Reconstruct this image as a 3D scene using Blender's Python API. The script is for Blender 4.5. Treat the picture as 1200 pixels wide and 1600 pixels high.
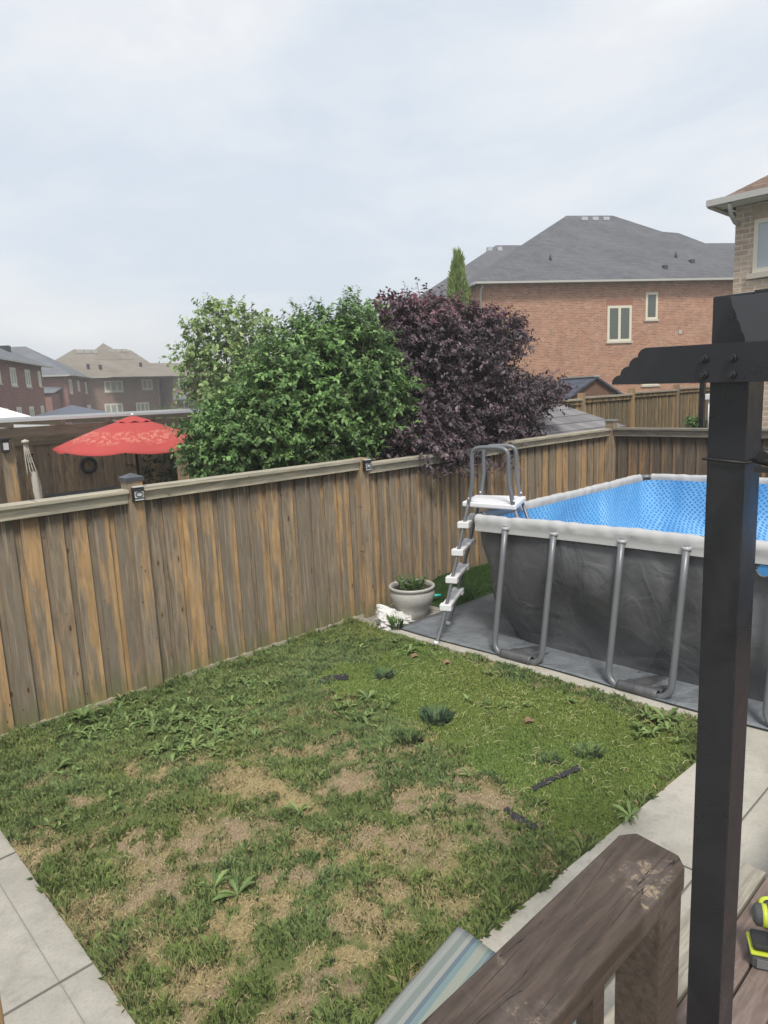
import bpy, math, random
import numpy as np
from mathutils import Vector, Matrix
PI = math.pi
random.seed(7); rng = np.random.default_rng(11)
for o in list(bpy.data.objects): bpy.data.objects.remove(o, do_unlink=True)
scn = bpy.context.scene
COL = scn.collection

# ------------------------------------------------------------------ camera
F = 1070.0; H = 2.6
dn = np.array([270, 6200, F]); dn = dn / np.linalg.norm(dn)
f0 = np.array([0, 0, 1.0]); fh = f0 - f0.dot(dn) * dn; fh /= np.linalg.norm(fh)
rh = np.cross(dn, fh); AZ = math.radians(46.8)
AX = math.cos(AZ) * fh + math.sin(AZ) * rh
AY = -math.cos(AZ) * rh + math.sin(AZ) * fh
cam_d = bpy.data.cameras.new('camera'); cam = bpy.data.objects.new('camera', cam_d); COL.objects.link(cam)
R3 = Matrix(((AX[0], -AX[1], -AX[2]), (AY[0], -AY[1], -AY[2]), (-dn[0], dn[1], dn[2])))
cam.matrix_world = Matrix.Translation((0, 0, H)) @ R3.to_4x4()
cam_d.sensor_fit = 'VERTICAL'; cam_d.sensor_height = 32; cam_d.lens = F / 1600 * 32
cam_d.clip_start = 0.05; cam_d.clip_end = 2000
scn.camera = cam

# ------------------------------------------------------------------ world, sun, exposure
SUN_EL = math.radians(56); SUN_AZ = math.radians(-128)     # direction the light comes from, measured in the xy plane from +X
world = bpy.data.worlds.new('World'); scn.world = world; world.use_nodes = True
wt = world.node_tree; wt.nodes.clear()
def wn(t, **k):
    n = wt.nodes.new(t)
    for a, b in k.items(): setattr(n, a, b)
    return n
wo = wn('ShaderNodeOutputWorld'); bg = wn('ShaderNodeBackground'); bg.inputs['Strength'].default_value = 0.10
sky = wn('ShaderNodeTexSky', sky_type='NISHITA', sun_disc=False, sun_elevation=SUN_EL, sun_rotation=math.radians(90) - SUN_AZ)
sky.air_density = 1.2; sky.dust_density = 3.0
tc = wn('ShaderNodeTexCoord'); mp = wn('ShaderNodeMapping'); mp.inputs['Scale'].default_value = (1.0, 1.0, 2.6); mp.inputs['Location'].default_value = (0.4, 0.2, 0.1)
n1 = wn('ShaderNodeTexNoise'); n1.inputs['Scale'].default_value = 1.5; n1.inputs['Detail'].default_value = 7; n1.inputs['Roughness'].default_value = 0.58; n1.inputs['Distortion'].default_value = 0.35
cr = wn('ShaderNodeValToRGB'); cr.color_ramp.elements[0].position = 0.40; cr.color_ramp.elements[1].position = 0.58
cr.color_ramp.elements[0].color = (5.1, 5.6, 6.2, 1); cr.color_ramp.elements[1].color = (6.4, 6.5, 6.65, 1)
e3 = cr.color_ramp.elements.new(0.70); e3.color = (7.7, 7.6, 7.5, 1)
mx = wn('ShaderNodeMix', data_type='RGBA'); mx.inputs[0].default_value = 0.88
wt.links.new(tc.outputs['Generated'], mp.inputs[0]); wt.links.new(mp.outputs[0], n1.inputs['Vector']); wt.links.new(n1.outputs[0], cr.inputs[0])
wt.links.new(sky.outputs[0], mx.inputs[6]); wt.links.new(cr.outputs[0], mx.inputs[7]); wt.links.new(mx.outputs[2], bg.inputs['Color']); wt.links.new(bg.outputs[0], wo.inputs[0])
sd = bpy.data.lights.new('sun', 'SUN'); sd.energy = 2.3; sd.angle = math.radians(13); sd.color = (1, 0.95, 0.87)
sun = bpy.data.objects.new('sun', sd); COL.objects.link(sun)
sv = Vector((math.cos(SUN_EL) * math.cos(SUN_AZ), math.cos(SUN_EL) * math.sin(SUN_AZ), math.sin(SUN_EL)))
sun.rotation_euler = sv.to_track_quat('Z', 'Y').to_euler()
scn.view_settings.view_transform = 'Standard'; scn.view_settings.look = 'None'; scn.view_settings.gamma = 1
scn.view_settings.exposure = 0.58

# ------------------------------------------------------------------ rays (measuring helpers)
CP = np.array([0, 0, H])
def ray(px, py):
    v = np.array([px - 600.0, py - 800.0, F]); return np.array([v @ AX, v @ AY, -(v @ dn)])
def aty(px, py, Y): r = ray(px, py); return CP + r * Y / r[1]
def atx(px, py, X): r = ray(px, py); return CP + r * X / r[0]
def gz(y): return 0.022 * (4.4 - y)                      # the yard falls gently away from the house
def atg(px, py, h=0):
    r = ray(px, py); t = (0.022 * 4.4 + h - H) / (r[2] + 0.022 * r[1]); return CP + r * t
def atd(px, py, depth):                                   # at a given distance in front of the camera
    r = ray(px, py); return CP + r * depth / F
def onwall(px, py, O, ang):                               # wall through O with direction ang: returns (s, z)
    u = np.array([math.cos(ang), math.sin(ang), 0]); v = np.array([-math.sin(ang), math.cos(ang), 0])
    r = ray(px, py); t = ((np.array(O) - CP) @ v) / (r @ v); p = CP + r * t
    return float((p - np.array(O)) @ u), float(p[2])

# ------------------------------------------------------------------ object helpers
def tag(o, label=None, cat=None, group=None, kind=None):
    if label: o['label'] = label
    if cat: o['category'] = cat
    if group: o['group'] = group
    if kind: o['kind'] = kind
    return o
def thing(name, label, cat, loc=(0, 0, 0), rz=0, group=None):
    o = bpy.data.objects.new(name, None); COL.objects.link(o); o.location = loc; o.rotation_euler = (0, 0, rz)
    o.empty_display_size = 0.1
    return tag(o, label, cat, group)
def copy_tree(o, parent=None):
    c = o.copy(); COL.objects.link(c)
    if parent: c.parent = parent
    for ch in list(o.children): copy_tree(ch, c)
    return c

class MB:
    def __init__(s): s.v = []; s.f = []; s.c = []; s.uv = []; s.sm = []
    def face(s, pts, c=None, uv=None, smooth=False):
        b = len(s.v); s.v += [tuple(p) for p in pts]; n = len(pts); s.f.append(tuple(range(b, b + n)))
        s.c += (c if isinstance(c, list) else [c or (0.5, 0.5, 0.5)] * n); s.uv += uv or [(0, 0)] * n; s.sm.append(smooth)
    def box(s, x0, x1, y0, y1, z0, z1, col=None, ua=None, bev=0.0, rot=None):
        P = [(x, y, z) for z in (z0, z1) for y in (y0, y1) for x in (x0, x1)]
        if rot: P = [rot(p) for p in P]
        def cc(ix):
            if col is None: return None
            if ua is None: return [col] * 4
            out = []
            for i in ix:
                k = (i & 1) if ua == 'x' else ((i >> 1) & 1 if ua == 'y' else (i >> 2) & 1)
                out.append((col[0], float(k), col[2]))
            return out
        for ix in ((0, 2, 3, 1), (4, 5, 7, 6), (0, 1, 5, 4), (2, 6, 7, 3), (0, 4, 6, 2), (1, 3, 7, 5)):
            s.face([P[i] for i in ix], cc(ix))
        return s
    def grid(s, fn, nu, nv, closed=False, smooth=True, flip=False, col=None):
        b = len(s.v)
        N = nu if closed else nu + 1
        uvs = {}
        for j in range(nv + 1):
            for i in range(N):
                r = fn(i / nu, j / nv); s.v.append(tuple(r[:3])); uvs[(i, j)] = (r[3], r[4]) if len(r) > 3 else (i / nu, j / nv)
        for j in range(nv):
            for i in range(nu):
                i2 = (i + 1) % N
                q = [(i, j), (i2, j), (i2, j + 1), (i, j + 1)]
                if flip: q.reverse()
                s.f.append(tuple(b + jj * N + ii for ii, jj in q)); s.uv += [uvs[k] for k in q]
                s.c += [col or (0.5, 0.5, 0.5)] * 4; s.sm.append(smooth)
        return s
    def tube(s, path, r, n=10, caps=True, col=None):
        P = [Vector(p) for p in path]; rr = r if isinstance(r, (list, tuple)) else [r] * len(P)
        T = []
        for i in range(len(P)):
            a = P[max(i - 1, 0)]; b = P[min(i + 1, len(P) - 1)]; T.append((b - a).normalized())
        up = Vector((0, 0, 1)) if abs(T[0].z) < 0.9 else Vector((1, 0, 0))
        N = (up - T[0] * up.dot(T[0])).normalized(); b0 = len(s.v)
        for i in range(len(P)):
            if i: N = (N - T[i] * N.dot(T[i])).normalized()
            B = T[i].cross(N)
            for k in range(n):
                a = 2 * PI * k / n; s.v.append(tuple(P[i] + (N * math.cos(a) + B * math.sin(a)) * rr[i]))
        def add(f):
            s.f.append(f); s.uv += [(0, 0)] * len(f); s.c += [col or (0.5, 0.5, 0.5)] * len(f); s.sm.append(len(f) == 4)
        for i in range(len(P) - 1):
            for k in range(n):
                k2 = (k + 1) % n; add((b0 + i * n + k, b0 + i * n + k2, b0 + (i + 1) * n + k2, b0 + (i + 1) * n + k))
        if caps:
            add(tuple(b0 + k for k in reversed(range(n)))); add(tuple(b0 + (len(P) - 1) * n + k for k in range(n)))
        return s
    def lathe(s, prof, c=(0, 0, 0), n=32):
        cx, cy, cz = c
        return s.grid(lambda u, v: (cx + prof[round(v * (len(prof) - 1))][0] * math.cos(2 * PI * u), cy + prof[round(v * (len(prof) - 1))][0] * math.sin(2 * PI * u), cz + prof[round(v * (len(prof) - 1))][1]), n, len(prof) - 1, closed=True)
    def prism(s, poly, f, d, col=None):
        """poly: list of 2-D points; f(a,b,t) -> 3-D; extruded t 0..d"""
        A = [f(a, b, 0) for a, b in poly]; B = [f(a, b, d) for a, b in poly]
        s.face(A[::-1], col); s.face(B, col)
        for i in range(len(poly)):
            j = (i + 1) % len(poly); s.face([A[i], A[j], B[j], B[i]], col)
        return s
    def build(s, name, mat, parent=None, bev=0, subs=0, weld=False):
        me = bpy.data.meshes.new(name); me.from_pydata(s.v, [], s.f); me.materials.append(mat)
        ca = me.color_attributes.new('col', 'FLOAT_COLOR', 'CORNER')
        arr = np.ones((len(s.c), 4), np.float32); arr[:, :3] = np.array(s.c, np.float32); ca.data.foreach_set('color', arr.ravel())
        ul = me.uv_layers.new(name='UVMap'); ul.data.foreach_set('uv', np.array(s.uv, np.float32).ravel())
        me.polygons.foreach_set('use_smooth', s.sm); me.update()
        o = bpy.data.objects.new(name, me); COL.objects.link(o)
        if parent: o.parent = parent
        if weld or bev:
            m = o.modifiers.new('weld', 'WELD'); m.merge_threshold = 0.0004
        if bev:
            m = o.modifiers.new('bevel', 'BEVEL'); m.width = bev; m.segments = 2; m.limit_method = 'ANGLE'; m.angle_limit = math.radians(40)
        if subs:
            m = o.modifiers.new('sub', 'SUBSURF'); m.levels = subs; m.render_levels = subs
        return o

def fast_mesh(name, V, nper, mat, colors=None, parent=None, smooth=False):
    """V: (n*nper,3) verts; each nper consecutive vertices form one polygon"""
    n = len(V) // nper; me = bpy.data.meshes.new(name)
    me.vertices.add(len(V)); me.vertices.foreach_set('co', V.astype(np.float32).ravel())
    me.loops.add(len(V)); me.loops.foreach_set('vertex_index', np.arange(len(V), dtype=np.int32))
    me.polygons.add(n); me.polygons.foreach_set('loop_start', np.arange(0, len(V), nper, dtype=np.int32))
    me.polygons.foreach_set('loop_total', np.full(n, nper, np.int32))
    if colors is not None:
        ca = me.color_attributes.new('col', 'FLOAT_COLOR', 'POINT'); a = np.ones((len(V), 4), np.float32); a[:, :3] = colors; ca.data.foreach_set('color', a.ravel())
    me.materials.append(mat); me.update(calc_edges=True); me.validate()
    o = bpy.data.objects.new(name, me); COL.objects.link(o)
    if parent: o.parent = parent
    return o

# ------------------------------------------------------------------ materials
class NT:
    def __init__(s, name):
        s.m = bpy.data.materials.new(name); s.m.use_nodes = True; s.t = s.m.node_tree; s.t.nodes.clear()
        s.out = s.t.nodes.new('ShaderNodeOutputMaterial'); s.p = s.t.nodes.new('ShaderNodeBsdfPrincipled'); s.t.links.new(s.p.outputs[0], s.out.inputs[0])
    def n(s, t, **k):
        n = s.t.nodes.new(t)
        for a, b in k.items(): setattr(n, a, b)
        return n
    def l(s, a, b): s.t.links.new(a, b)
    def inp(s, sock, v):
        if hasattr(v, 'links'): s.l(v, sock)
        else: sock.default_value = v
    def coords(s, scale=(1, 1, 1), kind='Object', src=None):
        m = s.n('ShaderNodeMapping'); m.inputs['Scale'].default_value = scale
        s.l(src or s.n('ShaderNodeTexCoord').outputs[kind], m.inputs[0]); return m.outputs[0]
    def noise(s, vec, scale, detail=4, rough=0.55, dist=0.0):
        n = s.n('ShaderNodeTexNoise'); s.l(vec, n.inputs['Vector']); n.inputs['Scale'].default_value = scale; n.inputs['Detail'].default_value = detail
        n.inputs['Roughness'].default_value = rough; n.inputs['Distortion'].default_value = dist; return n.outputs[0]
    def math(s, op, a, b=0.0, clamp=False):
        n = s.n('ShaderNodeMath', operation=op, use_clamp=clamp); s.inp(n.inputs[0], a); s.inp(n.inputs[1], b); return n.outputs[0]
    def ss(s, v, a, b, lo=0.0, hi=1.0):
        n = s.n('ShaderNodeMapRange', interpolation_type='SMOOTHSTEP'); s.inp(n.inputs[0], v); n.inputs[1].default_value = a; n.inputs[2].default_value = b
        n.inputs[3].default_value = lo; n.inputs[4].default_value = hi; return n.outputs[0]
    def mix(s, f, a, b, mode='MIX'):
        n = s.n('ShaderNodeMix', data_type='RGBA', blend_type=mode); s.inp(n.inputs[0], f)
        for sock, v in ((n.inputs[6], a), (n.inputs[7], b)):
            if hasattr(v, 'links'): s.l(v, sock)
            else: sock.default_value = (*v, 1)
        return n.outputs[2]
    def attr(s, name='col'): return s.n('ShaderNodeAttribute', attribute_name=name)
    def sep(s, v): n = s.n('ShaderNodeSeparateXYZ'); s.l(v, n.inputs[0]); return n.outputs
    def comb(s, x, y, z):
        n = s.n('ShaderNodeCombineXYZ')
        for i, v in enumerate((x, y, z)): s.inp(n.inputs[i], v)
        return n.outputs[0]
    def bump(s, h, strength=0.3, dist=0.01):
        n = s.n('ShaderNodeBump'); s.l(h, n.inputs['Height']); n.inputs['Strength'].default_value = strength; n.inputs['Distance'].default_value = dist; s.l(n.outputs[0], s.p.inputs['Normal'])
    def fin(s, col=None, rough=0.7, metal=0.0, spec=None):
        if col is not None:
            if hasattr(col, 'links'): s.l(col, s.p.inputs['Base Color'])
            else: s.p.inputs['Base Color'].default_value = (*col, 1)
        s.inp(s.p.inputs['Roughness'], rough); s.p.inputs['Metallic'].default_value = metal
        if spec is not None: s.p.inputs['Specular IOR Level'].default_value = spec
        return s.m

def simple(name, col, rough=0.6, metal=0, var=0.15, scale=12, bump=0.0, spec=None):
    t = NT(name); c = t.coords(); n = t.noise(c, scale, 5)
    a = tuple(x * (1 - var) for x in col); b = tuple(min(1, x * (1 + var)) for x in col)
    if bump: t.bump(t.noise(c, scale * 4, 4), bump, 0.01)
    return t.fin(t.mix(n, a, b), rough, metal, spec)

def wood(name, grey, orange, ora=0.5, dark=(0.05, 0.035, 0.025), horiz=None, stain=True, topz=1.72, algae=True, rough=0.85, contrast=1.0, knots=True):
    t = NT(name); oc = t.n('ShaderNodeTexCoord').outputs['Object']; at = t.attr(); r = t.sep(at.outputs['Color'])
    s = t.sep(oc)
    off = t.math('MULTIPLY', r[0], 37.0)
    if horiz == 'x': lx, ac, ac2 = s[0], s[2], s[1]
    elif horiz == 'y': lx, ac, ac2 = s[1], s[2], s[0]
    else: lx, ac, ac2 = s[2], s[0], s[1]
    vec = t.comb(t.math('ADD', ac, off), t.math('ADD', ac2, off), t.math('MULTIPLY', lx, 0.05))
    vec2 = t.comb(t.math('ADD', ac, off), ac2, t.math('MULTIPLY', lx, 0.14))
    fib = t.noise(vec, 130, 3, 0.6, 0.2); fib2 = t.noise(vec2, 26, 5, 0.6, 0.5); big = t.noise(vec2, 9, 4, 0.6)
    # orange where the board overlaps its neighbour and in runs
    e = t.ss(r[1], 0.62, 0.86)
    om = t.math('ADD', t.math('MULTIPLY', e, t.ss(r[2], 0.15, 0.55)), t.ss(t.math('ADD', big, t.math('MULTIPLY', t.math('SUBTRACT', r[2], 0.5), 0.35)), 0.72 - 0.3 * ora, 0.88 - 0.3 * ora), clamp=True)
    c = t.mix(t.ss(fib2, 0.3, 0.7), tuple(x * 0.72 for x in grey), tuple(min(1, x * 1.22) for x in grey))
    c = t.mix(t.ss(t.math('FRACT', t.math('MULTIPLY', r[0], 7.3)), 0.2, 0.9, 0, 0.55), c, (grey[0] * 0.72, grey[1] * 0.78, grey[2] * 0.86))
    co = t.mix(t.ss(fib2, 0.3, 0.75), tuple(x * 0.75 for x in orange), tuple(min(1, x * 1.15) for x in orange))
    c = t.mix(t.math('MULTIPLY', om, 0.95), c, co)
    c = t.mix(t.ss(fib, 0.52, 0.72, 0, 0.45 * contrast), c, tuple(x * 0.45 for x in grey))
    if stain:
        sm = t.math('MULTIPLY', t.ss(t.math('ADD', s[2], t.math('MULTIPLY', fib2, 0.5)), topz + 0.02, topz + 0.26), 0.75)
        c = t.mix(sm, c, (0.05, 0.04, 0.033))
    if algae:
        am = t.math('MULTIPLY', t.ss(t.math('ADD', s[2], t.math('MULTIPLY', big, 0.45)), 0.52, 0.22), 0.5)
        c = t.mix(am, c, (0.13, 0.15, 0.05))
    if knots:
        vo = t.n('ShaderNodeTexVoronoi'); t.l(t.comb(t.math('ADD', t.math('MULTIPLY', ac, 7), off), 0.0, t.math('MULTIPLY', lx, 2.6)), vo.inputs['Vector']); vo.inputs['Scale'].default_value = 1.0
        km = t.ss(vo.outputs['Distance'], 0.09, 0.05); ring = t.ss(vo.outputs['Distance'], 0.2, 0.08, 0, 0.45)
        c = t.mix(ring, c, tuple(x * 0.55 for x in orange)); c = t.mix(t.math('MULTIPLY', km, 0.85), c, dark)
    if knots:
        v2 = t.n('ShaderNodeTexVoronoi'); t.l(t.comb(t.math('ADD', t.math('MULTIPLY', ac, 13), t.math('MULTIPLY', off, 1.7)), 3.0, t.math('MULTIPLY', lx, 6.5)), v2.inputs['Vector']); v2.inputs['Scale'].default_value = 1.0
        c = t.mix(t.ss(v2.outputs['Distance'], 0.10, 0.05, 0, 0.8), c, dark)
        streak = t.noise(t.comb(t.math('ADD', ac, off), ac2, t.math('MULTIPLY', lx, 0.03)), 55, 2, 0.5, 0.1); c = t.mix(t.ss(streak, 0.58, 0.68, 0, 0.5), c, tuple(min(1, x * 1.6) for x in grey))
    t.bump(t.math('ADD', t.math('MULTIPLY', fib, 0.5), fib2), 0.5, 0.004)
    return t.fin(c, rough, spec=0.25)

M = {}
M['fence'] = wood('weathered_cedar', (0.245, 0.195, 0.14), (0.46, 0.295, 0.145), 0.66)
M['fence_dark'] = wood('dark_cedar', (0.135, 0.108, 0.082), (0.30, 0.19, 0.10), 0.36, algae=False, topz=1.66)  # the back fence wood itself is darker
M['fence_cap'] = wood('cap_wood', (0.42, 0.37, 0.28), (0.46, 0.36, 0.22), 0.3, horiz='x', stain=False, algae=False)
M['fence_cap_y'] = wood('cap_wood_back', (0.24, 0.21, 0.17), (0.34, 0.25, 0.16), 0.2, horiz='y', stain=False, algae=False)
M['post'] = wood('post_wood', (0.27, 0.215, 0.155), (0.42, 0.27, 0.135), 0.55, stain=False)
M['far_fence'] = wood('far_cedar', (0.20, 0.16, 0.10), (0.40, 0.28, 0.14), 0.5, stain=False, algae=False)
M['pergola'] = wood('pergola_wood', (0.30, 0.24, 0.175), (0.38, 0.28, 0.18), 0.4, horiz='x', stain=False, algae=False, knots=False)
M['neighbour_fence'] = wood('neighbour_cedar', (0.36, 0.265, 0.19), (0.50, 0.35, 0.22), 0.45, stain=False, algae=False)

def painted_wood():
    t = NT('painted_brown_wood'); oc = t.n('ShaderNodeTexCoord').outputs['Object']
    v = t.coords((0.12, 1, 1), src=oc); f = t.noise(v, 60, 5, 0.6, 0.3); b = t.noise(oc, 7, 6, 0.65, 0.4); w = t.noise(oc, 34, 6, 0.75, 0.8)
    c = t.mix(t.ss(f, 0.3, 0.7), (0.046, 0.031, 0.023), (0.086, 0.062, 0.047))
    c = t.mix(t.ss(b, 0.52, 0.66, 0, 0.6), c, (0.115, 0.095, 0.083))
    nz0 = t.sep(t.n('ShaderNodeNewGeometry').outputs['Normal']); wear = t.math('MULTIPLY', t.math('MULTIPLY', t.ss(b, 0.56, 0.64), t.ss(w, 0.5, 0.6)), t.ss(nz0[2], 0.2, 0.9, 0.12, 1.0))
    c = t.mix(wear, c, (0.27, 0.205, 0.14))
    crk = t.noise(t.coords((0.09, 1.6, 1), src=oc), 13, 3, 0.5, 0.6)
    cm = t.math('MULTIPLY', t.ss(t.math('ABSOLUTE', t.math('SUBTRACT', crk, 0.5)), 0.006, 0.002), t.ss(b, 0.42, 0.5))
    nz = t.sep(t.n('ShaderNodeNewGeometry').outputs['Normal']); cm = t.math('MULTIPLY', cm, t.ss(nz[2], 0.5, 0.9)); c = t.mix(t.math('MULTIPLY', cm, 0.9), c, (0.012, 0.009, 0.008))
    t.bump(t.math('SUBTRACT', t.math('ADD', t.math('MULTIPLY', f, 0.6), t.math('MULTIPLY', w, 0.4)), t.math('MULTIPLY', cm, 1.5)), 0.6, 0.003)
    return t.fin(c, t.ss(w, 0.3, 0.7, 0.42, 0.75))
M['rail'] = painted_wood()

def deck_wood():
    t = NT('deck_boards'); oc = t.n('ShaderNodeTexCoord').outputs['Object']; r = t.sep(t.attr().outputs['Color'])
    v = t.coords((0.1, 1, 1), src=oc); f = t.noise(v, 70, 5, 0.6, 0.3); b = t.noise(oc, 9, 6, 0.7, 0.4)
    c = t.mix(t.ss(f, 0.3, 0.7), (0.11, 0.075, 0.062), (0.19, 0.14, 0.12)); g = t.mix(t.ss(f, 0.3, 0.7), (0.22, 0.20, 0.16), (0.36, 0.33, 0.27))
    c = t.mix(r[0], c, g); c = t.mix(t.ss(b, 0.55, 0.75, 0, 0.6), c, (0.27, 0.23, 0.19))
    t.bump(f, 0.5, 0.003); return t.fin(c, 0.7)
M['deck'] = deck_wood()

def brick(name, c1, c2, mortar, bw=0.21, rh_=0.075, dark=None, msize=0.012):
    t = NT(name); s = t.sep(t.n('ShaderNodeTexCoord').outputs['Object']); v = t.comb(t.math('ADD', s[0], s[1]), s[2], 0.0)
    b = t.n('ShaderNodeTexBrick'); t.l(v, b.inputs['Vector']); b.inputs['Scale'].default_value = 1.0; b.inputs['Brick Width'].default_value = bw; b.inputs['Row Height'].default_value = rh_
    b.inputs['Mortar Size'].default_value = msize; b.inputs['Mortar Smooth'].default_value = 0.3; b.inputs['Bias'].default_value = 0.0
    b.inputs['Color1'].default_value = (*c1, 1); b.inputs['Color2'].default_value = (*c2, 1); b.inputs['Mortar'].default_value = (*mortar, 1)
    n = t.noise(v, 1.3, 6, 0.7); n2 = t.noise(t.comb(t.math('MULTIPLY', s[0], 4.7), t.math('MULTIPLY', s[1], 4.7), t.math('MULTIPLY', s[2], 13.3)), 1.0, 2, 0.8)
    c = t.mix(t.ss(n, 0.3, 0.7, 0, 0.35), b.outputs['Color'], tuple(x * 0.62 for x in c1)); c = t.mix(t.ss(n2, 0.45, 0.7, 0, 0.5), c, tuple(min(1, x * 1.25) for x in c2))
    t.bump(t.math('SUBTRACT', 1.0, b.outputs['Fac']), 0.35, 0.006)
    return t.fin(c, 0.9, spec=0.2)
M['brick_red'] = brick('red_brick', (0.26, 0.105, 0.058), (0.48, 0.235, 0.135), (0.44, 0.37, 0.31), 0.25, 0.085, msize=0.014)
M['brick_far1'] = brick('dark_red_brick', (0.24, 0.115, 0.095), (0.29, 0.155, 0.13), (0.36, 0.27, 0.24), 0.3, 0.15)
M['brick_far2'] = brick('brown_brick', (0.26, 0.165, 0.125), (0.31, 0.21, 0.165), (0.31, 0.24, 0.2), 0.3, 0.15)
M['brick_tan'] = brick('tan_brick', (0.38, 0.28, 0.20), (0.56, 0.45, 0.34), (0.60, 0.55, 0.47), 0.235, 0.088, msize=0.013)

def shingle(name, c1, c2, rowh=0.1, w=0.3, rough=0.9):
    t = NT(name); s = t.sep(t.n('ShaderNodeTexCoord').outputs['Object']); v = t.comb(t.math('ADD', s[0], s[1]), s[2], 0.0)
    b = t.n('ShaderNodeTexBrick'); t.l(v, b.inputs['Vector']); b.inputs['Scale'].default_value = 1.0; b.inputs['Brick Width'].default_value = w; b.inputs['Row Height'].default_value = rowh
    b.inputs['Mortar Size'].default_value = 0.012; b.inputs['Mortar Smooth'].default_value = 0.6
    b.inputs['Color1'].default_value = (*c1, 1); b.inputs['Color2'].default_value = (*c2, 1); b.inputs['Mortar'].default_value = (*tuple(x * 0.5 for x in c1), 1)
    n = t.noise(v, 0.6, 6, 0.7); c = t.mix(t.ss(n, 0.35, 0.7, 0, 0.35), b.outputs['Color'], tuple(x * 1.3 for x in c2))
    t.bump(t.math('SUBTRACT', 1.0, b.outputs['Fac']), 0.3, 0.006)
    return t.fin(c, rough, spec=0.2)
M['roof_grey'] = shingle('grey_shingles', (0.088, 0.091, 0.102), (0.13, 0.132, 0.145))
M['roof_far1'] = shingle('blue_grey_shingles', (0.13, 0.138, 0.155), (0.17, 0.178, 0.195), 0.16, 0.5)
M['roof_brown'] = shingle('brown_shingles', (0.18, 0.158, 0.13), (0.235, 0.208, 0.175), 0.16, 0.5)
M['roof_tan'] = shingle('tan_house_shingles', (0.13, 0.09, 0.07), (0.20, 0.145, 0.115), 0.075, 0.3)
M['roof_shed'] = shingle('shed_shingles', (0.16, 0.155, 0.165), (0.24, 0.235, 0.24), 0.125, 0.33)
M['roof_play'] = shingle('playhouse_shingles', (0.055, 0.062, 0.085), (0.085, 0.092, 0.12), 0.14, 0.35)

M['white'] = simple('white_trim', (0.72, 0.70, 0.62), 0.5, var=0.05)
M['cream'] = simple('cream_frame', (0.66, 0.62, 0.50), 0.5, var=0.05)
M['gutter'] = simple('gutter_metal', (0.42, 0.415, 0.385), 0.4, var=0.06)
M['sill'] = simple('stone_sill', (0.50, 0.45, 0.38), 0.8, var=0.1)
M['vent'] = simple('black_roof_vent', (0.03, 0.03, 0.035), 0.6)
M['vent_light'] = simple('light_roof_vent', (0.42, 0.43, 0.45), 0.35)
def glassm(name, col, lines=False, rough=0.12):
    t = NT(name)
    c = col
    if lines:
        s = t.sep(t.n('ShaderNodeTexCoord').outputs['Object']); w = t.math('FRACT', t.math('MULTIPLY', s[2], 13)); c = t.mix(t.ss(w, 0.3, 0.8), col, tuple(x * 1.6 for x in col))
    return t.fin(c, rough)
M['pane_dark'] = glassm('window_glass_dark', (0.07, 0.08, 0.07), True)
M['pane_pale'] = glassm('window_glass_pale', (0.42, 0.46, 0.48))
M['pane_far'] = glassm('window_glass_curtain', (0.28, 0.29, 0.26), True, 0.3)

M['metal_grey'] = simple('grey_powder_coated_tube', (0.16, 0.168, 0.18), 0.38, 0.2, var=0.06)
M['white_plastic'] = simple('white_plastic', (0.74, 0.74, 0.76), 0.4, var=0.03)
M['black'] = simple('black_powder_coat', (0.017, 0.017, 0.021), 0.3, 0.0, var=0.08, spec=0.5)
def coat():
    t = NT('black_coated_metal'); c = t.coords(); a = t.noise(c, 5, 6, .7, .6); b_ = t.noise(t.coords((1, 1, .15)), 60, 3, .6); d = t.noise(c, 180, 2, .6)
    col = t.mix(t.ss(a, .4, .75), (.015, .015, .019), (.026, .026, .03)); col = t.mix(t.ss(d, .70, .78, 0, .22), col, (.12, .115, .11)); t.bump(b_, .03, .0005); return t.fin(col, t.ss(a, .3, .7, .24, .46))
M['black'] = coat()
M['black_rubber'] = simple('black_plastic', (0.02, 0.02, 0.02), 0.5)
M['silver'] = simple('silver_roof_edge', (0.55, 0.58, 0.6), 0.35, 0.3, var=0.08)

def pool_skin():
    t = NT('grey_pool_skin'); oc = t.n('ShaderNodeTexCoord').outputs['Object']
    a = t.noise(t.coords((1, 1, 0.55), src=oc), 1.3, 3, 0.42, 1.6); b = t.noise(t.coords((1, 1.4, 1.8), src=oc), 2.4, 2, 0.4, 1.5)
    r1 = t.ss(t.math('ABSOLUTE', t.math('SUBTRACT', a, 0.5)), 0.05, 0.0); r2 = t.ss(t.math('ABSOLUTE', t.math('SUBTRACT', b, 0.52)), 0.03, 0.0)
    sp = t.noise(t.coords((1, 1, 1), src=oc), 5, 5, 0.7, 0.5); c = t.mix(t.ss(a, 0.3, 0.7), (0.070, 0.072, 0.077), (0.108, 0.110, 0.117)); c = t.mix(t.math('MULTIPLY', t.ss(sp, 0.52, 0.72), 0.35), c, (0.16, 0.16, 0.165))
    t.bump(t.math('ADD', t.math('ADD', t.math('MULTIPLY', a, 1.3), t.math('MULTIPLY', b, 0.4)), t.math('ADD', t.math('MULTIPLY', r1, 0.06), t.math('MULTIPLY', r2, 0.015))), 0.5, 0.085)
    return t.fin(c, 0.47, spec=0.5)
M['pool_skin'] = pool_skin()
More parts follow.
